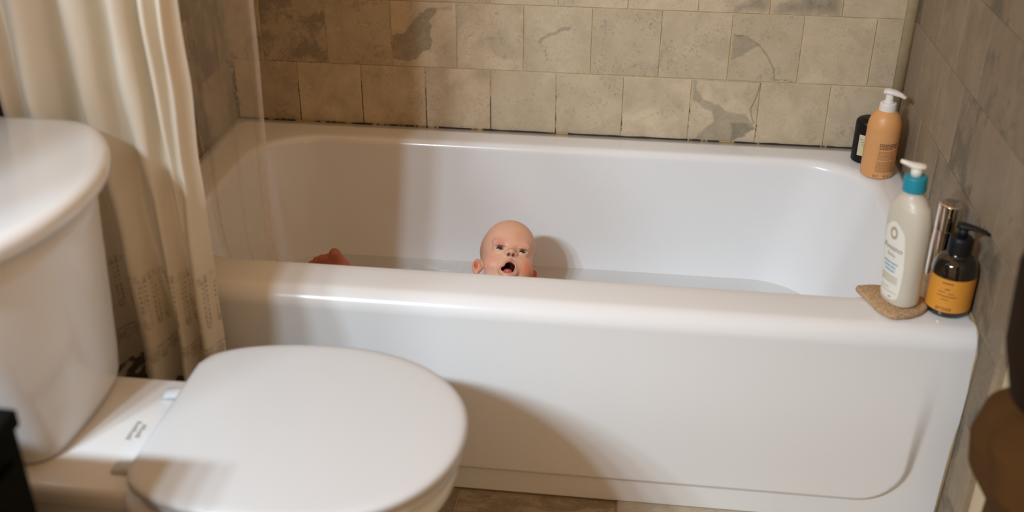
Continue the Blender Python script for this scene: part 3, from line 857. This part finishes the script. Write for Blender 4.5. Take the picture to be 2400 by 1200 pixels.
for z, dd in ((.326, .012), (.328, .004), (.334, 0), (.346, 0), (.353, .004), (.357, .011), (.358, .022)):
    lr.append(tank_ring(z, -1.400 - dd, -1.297 - dd, .250 - dd, xb=-1.575 + dd * .2))
V, Fc = loft(lr); tp(mesh_obj('tank_lid', V, Fc, M_CHINA, toilet))
for s in (-1, 1):                                       # hinges
    V, Fc = tube([(-1.268, TY + s * .086, -.009), (-1.262, TY + s * .086, -.006), (-1.240, TY + s * .086, -.003), (-1.20, TY + s * .086, .002)], [(.011, .002), (.012, .007), (.012, .007), (.012, .005)], 14)
    tp(mesh_obj('hinge', V, Fc, M_SEAT, toilet))
# small grey maker's mark on the deck
k = 0
V = []; Fc = []
for r_ in range(2):
    for i in range(7 - r_ * 2):
        x0, y0 = -1.281 + r_ * .011, TY - .022 + i * .0062 + r_ * .006; hgt = .0072 - (i % 3) * .0012
        b0 = len(V); V += [(x0, y0, -.0096), (x0 + hgt, y0, -.0096), (x0 + hgt, y0 + .0036, -.0096), (x0, y0 + .0036, -.0096)]; Fc.append((b0, b0 + 1, b0 + 2, b0 + 3))
tp(mesh_obj('deck_mark', V, Fc, M_GREYINK, toilet, smooth=False))

# ------------------------------------------------------------------ shower curtain and clear liner
def spline(keys, n):
    """Catmull-Rom through (x,y) keys"""
    out = []
    K = [keys[0]] + list(keys) + [keys[-1]]
    m = len(keys) - 1
    for q in range(n + 1):
        t = q / n * m; i = min(int(t), m - 1); f = t - i
        p0, p1, p2, p3 = (np.array(K[i + j]) for j in range(4))
        out.append(.5 * ((2 * p1) + (-p0 + p2) * f + (2 * p0 - 5 * p1 + 4 * p2 - p3) * f * f + (-p0 + 3 * p1 - 3 * p2 + p3) * f ** 3))
    return np.array(out)
YC = -.105
top = [(-1.562, .01), (-1.555, -.028), (-1.541, -.036), (-1.528, -.012), (-1.512, -.034), (-1.492, -.040), (-1.472, -.006), (-1.460, .030), (-1.447, .022), (-1.432, -.022), (-1.414, -.036), (-1.396, -.022), (-1.384, .016), (-1.372, .020), (-1.360, -.026), (-1.343, -.044), (-1.327, -.026), (-1.322, .018), (-1.316, .016), (-1.308, -.022), (-1.298, -.030), (-1.290, -.004), (-1.284, -.018), (-1.276, -.024), (-1.270, .0), (-1.262, .012)]
bot = [(-1.560, .01), (-1.548, -.030), (-1.530, -.044), (-1.512, -.020), (-1.500, -.034), (-1.486, -.046), (-1.470, -.030), (-1.458, .020), (-1.440, .046), (-1.418, .040), (-1.402, -.014), (-1.390, -.040), (-1.372, -.046), (-1.362, -.010), (-1.356, .030), (-1.347, .022), (-1.335, -.024), (-1.322, -.036), (-1.312, -.012), (-1.308, .018), (-1.303, .006), (-1.296, -.022), (-1.288, -.034), (-1.279, -.030), (-1.272, -.006), (-1.266, .010)]
NU = 440
ct, cb = spline(top, NU), spline(bot, NU)
zt, zb = .95, -.215
zs_ = np.concatenate([np.linspace(zt, .16, 70)[:-1], np.linspace(.16, zb, 170)])
V = []; pr = []; stn = []
arc = np.concatenate([[0], np.cumsum(np.hypot(*np.diff(cb, axis=0).T))])
for z in zs_:
    t = (.52 - z) / (.52 - zb); t = min(1, max(0, t)); t2 = t * t * (3 - 2 * t)
    for i in range(NU + 1):
        x, y = ct[i] * (1 - t2) + cb[i] * t2
        wob = .004 * mnoise.noise(Vector((x * 30, z * 9, 1.0)))
        sag = .012 * mnoise.noise(Vector((x * 16, 2.0, 5))) * max(0, (.0 - z)) * 4
        V.append((x - .009 + wob * .5, YC + y + wob, z + (sag if z < .12 else 0)))
        u = arc[i]; p = 0
        # block print: hanging dotted bars with medallions, then a garland
        cu = (u % .030) / .030
        if -.016 < z < .062:
            for c0 in (.25, .62):
                if abs(cu - c0) < .075 and (z * 110) % 1 < .62: p = .9
            if abs(cu - .435) < .05: p = max(p, .45)
        if .055 < z < .070: p = max(p, .34 + .28 * math.sin(u * 420))
        if -.034 < z < -.016:
            q = math.hypot((cu - .435) * .030, z + .022); p = max(p, .85 if q < .0095 and (q * 400) % 1 < .7 else 0)
        g0 = -.070
        if abs(z - g0) < .0022: p = max(p, .85 if (u * 150) % 1 < .6 else .3)
        if -.098 < z < g0 - .004:
            cv_ = (u % .026) / .026; q = math.hypot((cv_ - .5) * .026, (z + .084)); p = max(p, .75 * (.4 + .6 * ((q * 330) % 1 < .6)) if q < .0125 else 0)
        n3 = mnoise.noise(Vector((u * 60, z * 60, 9))); p *= max(0, min(1, .75 + n3))
        pr.append(p)
        sv = mnoise.noise(Vector((u * 26, z * 34, 4.2))) + .55 * mnoise.noise(Vector((u * 70, z * 80, 1.2)))
        e = (-.150 - z) / .03
        stn.append(max(0, min(1, (sv - .12 + min(1, max(-1, e)) * .42) * 5)) if z < -.135 else 0)
n1 = NU + 1
Fc = [(j * n1 + i, j * n1 + i + 1, (j + 1) * n1 + i + 1, (j + 1) * n1 + i) for j in range(len(zs_) - 1) for i in range(NU)]
cur = mesh_obj('shower_curtain', V, Fc, M_CURTAIN)
set_attr(cur, 'print', pr); set_attr(cur, 'stain', stn)
tag(cur, 'cream cloth shower curtain with brown block print hem hanging outside the tub', 'curtain')
# rod (above the frame) that carries both
V, Fc = tube([(LX - .055, -.02, .965), (RT - .001, -.02, .965)], [.0125] * 2, 20)
tag(mesh_obj('curtain_rod', V, Fc, M_CHROME), 'chrome shower curtain rod across the tub alcove', 'rod')

lk = [(-1.425, .100), (-1.41, .108), (-1.385, .074), (-1.355, .092), (-1.33, .100), (-1.305, .078), (-1.282, .086), (-1.262, .100), (-1.243, .082), (-1.226, .092)]
ls = spline(lk, 150); V = []; zl = np.linspace(.95, -.12, 60)
for z in zl:
    t = (.95 - z) / 1.12
    for i, (x, y) in enumerate(ls):
        f = .28 + .34 * (1 - t)
        yy = .098 + (y - .088) * f + .006 * mnoise.noise(Vector((x * 22, z * 6, 3)))
        if z < .03: yy += .020 * min(1, (.03 - z) / .08)
        V.append(((-1.385 + .045 * t) + (x + 1.425) / .199 * (.171 - .073 * t) + (.003 * mnoise.noise(Vector((z * 5, 1, 1)))), yy, z))
n1 = len(ls)
Fc = [(j * n1 + i, j * n1 + i + 1, (j + 1) * n1 + i + 1, (j + 1) * n1 + i) for j in range(len(zl) - 1) for i in range(n1 - 1)]
liner = mesh_obj('shower_liner', V, Fc, M_LINER)
tag(liner, 'clear plastic shower liner hanging inside the tub beside the cream curtain', 'curtain liner')
edge = [Vector(V[j * n1 + n1 - 1]) for j in range(len(zl))]
V2 = [p for e in edge for p in (e + Vector((-.0085, -.0009, 0)), e + Vector((-.0005, -.0009, 0)))]
F2 = [(2 * j, 2 * j + 1, 2 * j + 3, 2 * j + 2) for j in range(len(edge) - 1)]
mesh_obj('edge_hem', V2, F2, M_LINERHEM, liner)

# ------------------------------------------------------------------ bottles
def text_mesh(txt, size):
    cu = bpy.data.curves.new('text', 'FONT'); cu.body = txt; cu.size = size; cu.align_x = 'CENTER'; cu.align_y = 'CENTER'; cu.resolution_u = 3
    o = bpy.data.objects.new('text', cu); COL.objects.link(o)
    bpy.context.view_layer.update()
    me = o.evaluated_get(bpy.context.evaluated_depsgraph_get()).to_mesh()
    V = [tuple(v.co) for v in me.vertices]; Fc = [tuple(p.vertices) for p in me.polygons]
    o.to_mesh_clear() if hasattr(o, 'to_mesh_clear') else None
    bpy.data.objects.remove(o); bpy.data.curves.remove(cu)
    return V, Fc
def bars(rows, rnd, gap=.5):
    """unreadably small lines of print: rows of (x0, x1, y, height)"""
    V = []; Fc = []
    for x0, x1, y, h in rows:
        x = x0
        while x < x1 - h * .4:
            w = min(h * rnd.uniform(.5, 2.2), x1 - x); b = len(V)
            V += [(x, y - h / 2, 0), (x + w, y - h / 2, 0), (x + w, y + h / 2, 0), (x, y + h / 2, 0)]; Fc.append((b, b + 1, b + 2, b + 3)); x += w + h * gap
    return V, Fc
def wrap(V, cx, cy, z0, r, ang, eps=.0004):
    """flat (u,v) drawing onto a cylinder round (cx,cy), u=0 facing the direction 'ang'"""
    out = []
    for u, v, _ in V:
        a = ang + u / r; out.append((cx + (r + eps) * math.cos(a), cy + (r + eps) * math.sin(a), z0 + v))
    return out
def arc_patch(cx, cy, r, a0, a1, z0, z1, n=28, eps=.0003, th=.0):
    V = []; 
    for k in range(n + 1):
        a = a0 + (a1 - a0) * k / n
        for z in (z0, z1): V.append((cx + (r + eps) * math.cos(a), cy + (r + eps) * math.sin(a), z))
    return V, [(2 * k, 2 * k + 2, 2 * k + 3, 2 * k + 1) for k in range(n)]
rnd = random.Random(3)

def facing(cx, cy): return math.atan2(CAM.y - cy, CAM.x - cx)

# 1. peach pump bottle in the back corner
ox, oy = -.0585, .618
b1 = tag(empty('pump_bottle', (ox, oy, .001)), 'peach pump bottle with white pump in the back right tub corner', 'bottle')
L1 = lambda o: local(o, b1)
r1 = .0348
V, Fc = lathe(round_profile([(.0, .001), (r1, .001), (r1, .118), (.029, .136), (.0185, .147), (.0160, .147)], [0, .004, .022, .02, .004, 0], 7), 56, (ox, oy, 0))
L1(mesh_obj('body', V, Fc, M_ORANGE, b1))
V, Fc = lathe(round_profile([(0, .1455), (.0180, .1455), (.0168, .1640), (.0, .1645)], [0, .002, .003, 0], 4), 40, (ox, oy, 0))
pc = L1(mesh_obj('pump_collar', V, Fc, M_WHITEPL, b1))
V, Fc = lathe([(.0, .163), (.0115, .163), (.011, .167), (.0082, .168), (.0078, .184), (0, .184)], 28, (ox, oy, 0))
L1(mesh_obj('pump_stem', V, Fc, M_WHITEPL, b1))
hd = Vector((.92, -.38, 0)).normalized(); c0 = Vector((ox, oy, .1860))
V, Fc = tube([c0 - hd * .0135, c0 - hd * .012, c0 - hd * .004 + Vector((0, 0, .001)), c0 + hd * .010, c0 + hd * .022 + Vector((0, 0, -.003)), c0 + hd * .031 + Vector((0, 0, -.0075)), c0 + hd * .033 + Vector((0, 0, -.009))],
             [(.004, .003), (.0095, .0055), (.012, .0066), (.0105, .0062), (.0075, .005), (.0045, .0038), (.002, .002)], 18)
L1(mesh_obj('pump_nozzle', V, Fc, M_WHITEPL, b1))
fa = facing(ox, oy)
rows = [(-.002, .037, .081 - i * .0036, .0022) for i in range(4)]; rows[3] = (-.002, .027, .0702, .0022)
V, Fc = bars(rows, rnd); L1(mesh_obj('label_print', wrap(V, ox, oy, 0, r1, fa), Fc, M_PRINT, b1, smooth=False))
rows = [(-.003, .030 + .006 * rnd.random(), .064 - i * .0029, .0015) for i in range(7)] + [(-.004, .033 + .004 * rnd.random(), .041 - i * .0025, .0015) for i in range(10)]
V, Fc = bars(rows, rnd); L1(mesh_obj('label_print', wrap(V, ox, oy, 0, r1, fa), Fc, M_PRINT2, b1, smooth=False))
V = []; Fc = []
for cu_, cr_ in ((-.004, .0032), (.018, .003)):
    b = len(V); V += [(cu_ + cr_ * math.cos(2 * PI * k / 14), .0085 + cr_ * math.sin(2 * PI * k / 14), 0) for k in range(14)]; Fc.append(tuple(range(b, b + 14)))
for (u0, v0, w_, h_2) in ((.0005, .006, .003, .0022), (.001, .0095, .003, .0022), (.024, .006, .004, .004)):
    b = len(V); V += [(u0, v0, 0), (u0 + w_, v0, 0), (u0 + w_, v0 + h_2, 0), (u0, v0 + h_2, 0)]; Fc.append((b, b + 1, b + 2, b + 3))
L1(mesh_obj('label_symbols', wrap(V, ox, oy, 0, r1, fa), Fc, M_PRINT2, b1, smooth=False))

# 2. black bottle behind it
kx, ky = -.0715, .692
b2 = tag(empty('black_bottle', (kx, ky, .001)), 'black bottle with cream label behind the peach pump bottle', 'bottle')
L2 = lambda o: local(o, b2)
rk = .0305
V, Fc = lathe(round_profile([(0, .001), (rk, .001), (rk, .096), (.016, .1015), (.010, .1015)], [0, .005, .016, .003, 0], 6), 48, (kx, ky, 0))
L2(mesh_obj('body', V, Fc, M_BLACK, b2))
fk = facing(kx, ky)
V, Fc = arc_patch(kx, ky, rk, fk - .62, fk + .55, .020, .068, 20)
lb = L2(mesh_obj('label', V, Fc, M_CRLAB, b2, smooth=True))
V, Fc = bars([(-.016 + i * .003, -.009 + i * .003, .058 - i * .006, .0016) for i in range(4)], rnd)
V = wrap(V, kx, ky, 0, rk, fk, .0007); L2(mesh_obj('label_print', V, Fc, M_GREYINK, b2, smooth=False))

# 3. tall baby lotion bottle on a sponge
ax_, ay_ = -.119, .053
nl = math.radians(206)                                  # label faces front left
ndir = Vector((math.cos(nl), math.sin(nl), 0)); wdir = Vector((-ndir.y, ndir.x, 0))
b3 = tag(empty('lotion_bottle', (ax_, ay_, .010)), 'tall cloudy white lotion bottle with teal collar standing on tan sponge', 'bottle')
L3 = lambda o: local(o, b3)
Z3 = .0105
b3.rotation_euler = (0, -.052, 0)
def oval(z, a, b, n=64, e=2.35):
    out = []
    for k in range(n):
        t = 2 * PI * k / n; c, s = math.cos(t), math.sin(t)
        u = a * math.copysign(abs(c) ** (2 / e), c); v = b * math.copysign(abs(s) ** (2 / e), s)
        p = Vector((ax_, ay_, z * .955 + Z3)) + wdir * u + ndir * v; out.append(tuple(p))
    return out
keys3 = [(0, .0290, .0215), (.003, .0335, .0250), (.010, .0350, .0262), (.05, .0370, .0265), (.10, .0405, .0272), (.14, .0420, .0272), (.165, .0410, .0265), (.185, .0360, .0248), (.198, .0280, .0220), (.208, .0185, .0172), (.213, .0160, .0160), (.2175, .0160, .0160)]
sp3 = spline([(k[0], k[1]) for k in keys3], 66); sp3b = spline([(k[0], k[2]) for k in keys3], 66)
V, Fc = loft([oval(float(sp3[k][0]), float(sp3[k][1]), float(sp3b[k][1]), e=2.35 if sp3[k][0] < .19 else 2.0) for k in range(67)])
L3(mesh_obj('body', V, Fc, M_LOTION, b3))
def front3(u, z):
    """point on the label side of the body"""
    a = np.interp(z, [k[0] for k in keys3], [k[1] for k in keys3]); b = np.interp(z, [k[0] for k in keys3], [k[2] for k in keys3])
    v = b * max(0, 1 - abs(u / a) ** 2.35) ** (1 / 2.35)
    return Vector((ax_, ay_, z * .955 + Z3)) + wdir * u + ndir * v
V = []; Fc = []; nz3, nu3 = 40, 18
for j in range(nz3 + 1):
    t = j / nz3; z = .012 + .150 * t
    hw3 = .0275 * min(1, (math.sin(PI * min(1, max(0, t * .5 + .26))) ** .8)) * (min(1, (1 - t) / .12) ** .5) * (min(1, (t + .012) / .05) ** .4)
    for i in range(nu3 + 1):
        u = hw3 * (-1 + 2 * i / nu3); V.append(tuple(front3(u, z) + ndir * .0005))
Fc = [(j * (nu3 + 1) + i, j * (nu3 + 1) + i + 1, (j + 1) * (nu3 + 1) + i + 1, (j + 1) * (nu3 + 1) + i) for j in range(nz3) for i in range(nu3)]
L3(mesh_obj('label', V, Fc, M_LOTLAB, b3))
def print3(name, drawing, z, mat, shift=0):
    V, Fc = drawing; V = [tuple(front3(-(u + shift) * -1, z + v) + ndir * .0009) for u, v, _ in V]
    L3(mesh_obj(name, V, Fc, mat, b3, smooth=False))
print3('brand_lettering', text_mesh('Aveeno', .0150), .112, M_GREYINK)
print3('brand_lettering', text_mesh('Baby', .0105), .0985, M_OLIVE)
V, Fc = lathe([(.0001, 0), (.010, 0)], 20); ring_v = [(.0098 * math.cos(2 * PI * k / 40) * (1 if k % 2 else .82), .0125 * math.sin(2 * PI * k / 40) * (1 if k % 2 else .82), 0) for k in range(40)]
print3('leaf_emblem', (ring_v + [(x * .6, y * .6, 0) for x, y, _ in ring_v], [(k, (k + 1) % 40, 40 + (k + 1) % 40, 40 + k) for k in range(40)]), .140, M_OLIVE)
print3('blue_print', bars([(-.017, .017, .083, .0036), (-.015, .015, .0755, .0036), (-.012, .012, .068, .0036)], rnd, .25), 0, M_BLUEINK)
print3('small_print', bars([(-.019, .019, .058 - i * .0040, .0019) for i in range(4)], rnd), 0, M_OLIVE)
print3('small_print', bars([(-.017, .002, .034, .0016), (-.020, .020, .027, .0012), (.004, .010, .0175, .003)], rnd), 0, M_OLIVE)
c3 = (ax_, ay_, Z3)
prof = round_profile([(0, .2060), (.0190, .2060), (.0184, .2320), (.0, .2325)], [0, .002, .003, 0], 4)
V, Fc = lathe(prof, 48, c3); L3(mesh_obj('pump_collar', V, Fc, M_TEAL, b3))
V, Fc = lathe([(0, .231), (.0092, .231), (.0088, .2455), (0, .2455)], 24, c3); L3(mesh_obj('pump_stem', V, Fc, M_CREAMPL, b3))
nd = Vector((-.97, .12, 0)).normalized(); c0 = Vector((ax_, ay_, Z3 + .2480))
V, Fc = tube([c0 - nd * .0145, c0 - nd * .0125, c0 - nd * .004, c0 + nd * .006 + Vector((0, 0, .001)), c0 + nd * .015 + Vector((0, 0, .0045)), c0 + nd * .026 + Vector((0, 0, .0085)), c0 + nd * .0265 + Vector((0, 0, .0085))],
             [(.003, .002), (.008, .0038), (.0105, .0052), (.009, .0056), (.0055, .0042), (.0036, .0030), (.001, .001)], 16)
L3(mesh_obj('pump_nozzle', V, Fc, M_CREAMPL, b3))

# sponge under it
rings = []
outl = spline([(-.181, .097), (-.150, .103), (-.110, .096), (-.082, .078), (-.070, .058), (-.074, .036), (-.092, .014), (-.118, .001), (-.143, .000), (-.160, .022), (-.172, .055), (-.184, .085), (-.181, .097)], 72)[:-1]
cxs, cys = -.122, .052
for z, s in ((.0006, .94), (.003, 1.0), (.0075, 1.0), (.0098, .965), (.0105, .90), (.0106, .5)):
    rings.append([(cxs + (x - cxs) * s + .001 * mnoise.noise(Vector((x * 300, y * 300, z * 100))), cys + (y - cys) * s + .001 * mnoise.noise(Vector((x * 300, y * 300, 9))), z) for x, y in outl])
V, Fc = loft(rings)
tag(mesh_obj('sponge', V, Fc, M_SPONGE), 'flat tan sponge lying under the lotion bottle on the front rim', 'sponge')

# 4. tall chrome tube
sx2, sy2 = -.0345, .152
b4 = tag(empty('chrome_canister', (sx2, sy2, .001)), 'tall chrome tube standing behind the dark amber pump bottle', 'canister')
V, Fc = lathe(round_profile([(0, .001), (.0205, .001), (.0205, .104), (.0, .104)], [0, .002, .0006, 0], 3), 44, (sx2, sy2, 0))
local(mesh_obj('body', V, Fc, M_CHROME, b4), b4)
V, Fc = lathe(round_profile([(0, .1045), (.0209, .1045), (.0209, .152), (.0, .153)], [0, .0006, .004, 0], 5), 44, (sx2, sy2, 0))
local(mesh_obj('cap', V, Fc, M_CHROME, b4), b4)

# 5. dark amber pump bottle with an amber label
qx, qy = -.0395, .050
b5 = tag(empty('amber_bottle', (qx, qy, .001)), 'dark amber pump bottle with orange label on the front rim corner', 'bottle')
L5 = lambda o: local(o, b5)
r5 = .0368
V, Fc = lathe(round_profile([(0, .001), (.0345, .001), (r5, .006), (r5, .083), (.030, .100), (.0175, .106), (.0150, .112)], [0, .004, .004, .014, .016, .004, 0], 7), 56, (qx, qy, 0))
L5(mesh_obj('body', V, Fc, M_AMBER, b5))
f5 = facing(qx, qy) - .12
V, Fc = arc_patch(qx, qy, r5, f5 - 1.75, f5 + 1.75, .0125, .0735, 44, .0004)
L5(mesh_obj('label', V, Fc, M_AMBLAB, b5))
def print5(name, drawing, z, mat, u0=0):
    V, Fc = drawing; V = [(u + u0, v, 0) for u, v, _ in V]; L5(mesh_obj(name, wrap(V, qx, qy, z, r5, f5, .0008), Fc, mat, b5, smooth=False))
print5('brand_lettering', text_mesh('prose', .0110), .0195, M_INK)
print5('label_print', bars([(-.009, .009, .0665, .0022), (-.003, .004, .0555, .0022), (-.013, -.001, .0495, .0013), (.003, .012, .0482, .0013), (-.015, .017, .0425, .0015), (-.007, .005, .0360, .0014)], rnd, .4), 0, M_INK)
V, Fc = lathe(round_profile([(0, .109), (.0190, .109), (.0190, .134), (.0165, .1395), (0, .1400)], [0, .002, .004, .002, 0], 5), 40, (qx, qy, 0))
L5(mesh_obj('pump_collar', V, Fc, M_BLACKMAT, b5))
V, Fc = lathe([(0, .139), (.0080, .139), (.0078, .154), (0, .154)], 24, (qx, qy, 0)); L5(mesh_obj('pump_stem', V, Fc, M_BLACKMAT, b5))
nd = Vector((.90, -.43, 0)).normalized(); c0 = Vector((qx, qy, .158))
V, Fc = tube([c0 - nd * .0115, c0 - nd * .011, c0 - nd * .002, c0 + nd * .008, c0 + nd * .022 + Vector((0, 0, .0)), c0 + nd * .034 + Vector((0, 0, -.0025)), c0 + nd * .040 + Vector((0, 0, -.006)), c0 + nd * .0405 + Vector((0, 0, -.007))],
             [(.003, .002), (.0085, .0052), (.0095, .0058), (.0080, .0052), (.0055, .0036), (.0042, .0030), (.0032, .0026), (.001, .001)], 16)
L5(mesh_obj('pump_nozzle', V, Fc, M_BLACKMAT, b5))

# ------------------------------------------------------------------ brown towels hanging at the right, near the camera
def hanging_cloth(name, keys, mat, seed, n=96, ridge=.0):
    """keys: z, cx, cy, rx, ry ; folds deepen downwards"""
    rings = []
    for z, cx, cy, rx, ry, fd in keys:
        rg = []
        for k in range(n):
            a = 2 * PI * k / n
            f = 1 + fd * (math.sin(3 * a + seed + z * 9) * .6 + math.sin(5 * a + seed * 2 - z * 6) * .4)
            da = (a - (3.75 + (z - .10) * -6.5) + PI) % (2 * PI) - PI
            f += ridge * (math.exp(-(da / .30) ** 2) - .6 * math.exp(-((da + .55) / .35) ** 2))
            rg.append((cx + rx * f * math.cos(a), cy + ry * f * math.sin(a), z))
        rings.append(rg)
    # smooth between the keys
    R = []
    for q in range(len(rings) - 1):
        for s in range(6):
            t = s / 6; t = t * t * (3 - 2 * t)
            R.append([tuple(np.array(a) * (1 - t) + np.array(b) * t) for a, b in zip(rings[q], rings[q + 1])])
    R.append(rings[-1])
    V, Fc = loft(R); return mesh_obj(name, V, Fc, mat)
br = hanging_cloth('brown_towel', [(.172, -.03, -.47, .03, .05, .05), (.158, -.04, -.47, .056, .08, .06), (.125, -.05, -.46, .080, .10, .06), (.08, -.052, -.46, .083, .11, .07), (.035, -.050, -.46, .076, .11, .08), (-.03, -.038, -.46, .046, .10, .10), (-.12, -.04, -.46, .05, .09, .12), (-.16, -.04, -.46, .045, .085, .12)], M_BROWN, .8, ridge=.16)
tag(br, 'bunched brown cloth towel hanging by the right wall end', 'towel')
dk = hanging_cloth('dark_towel', [(.62, -.02, -.49, .03, .07, .03), (.50, -.05, -.49, .055, .08, .05), (.36, -.070, -.49, .074, .085, .06), (.26, -.070, -.49, .070, .090, .06), (.200, -.062, -.49, .062, .085, .06), (.188, -.058, -.49, .052, .075, .06)], M_DKBROWN, 2.1)
tag(dk, 'very dark brown towel hanging above the lighter brown towel', 'towel')

# ------------------------------------------------------------------ the near-black vanity cabinet beside the toilet (mostly out of frame)
van = tag(empty('vanity_cabinet', (-1.4, -.98, FZ)), 'near-black vanity cabinet at the left edge beside the toilet tank', 'cabinet')
M_VAN = simple('black_painted_wood', (.006, .007, .005), .9, spec=.05, var=.1)
def box_rings(x0, x1, y0, y1, z0, z1, b):
    return loft([[(x, y, z) for x, y in rrect(x0 + d, x1 - d, y0 + d, y1 - d, .004, 3, 2)] for z, d in ((z0, b), (z0 + b, 0), (z1 - b, 0), (z1, b))])
V, Fc = box_rings(-1.585, -1.238, -1.25, -.732, FZ + .002, .225, .002)
local(mesh_obj('carcass', V, Fc, M_VAN, van, smooth=False), van)
V, Fc = box_rings(-1.588, -1.234, -1.26, -.728, .226, .250, .003)
local(mesh_obj('countertop', V, Fc, M_VAN, van, smooth=False), van)
for y0 in (-1.24, -.99):
    V, Fc = box_rings(-1.2375, -1.229, y0, y0 + .235, FZ + .06, .20, .002)
    dr = local(mesh_obj('door', V, Fc, M_VAN, van, smooth=False), van)
    yk = y0 + (.215 if y0 < -1.1 else .025)
    V, Fc = lathe([(0, 0), (.006, 0), (.006, .012), (.012, .016), (.010, .024), (0, .025)], 20)
    mesh_obj('knob', [(-1.229 + z, yk + x, .15 + y) for x, y, z in V], Fc, M_CHROME, dr).matrix_parent_inverse = Matrix.Identity(4)
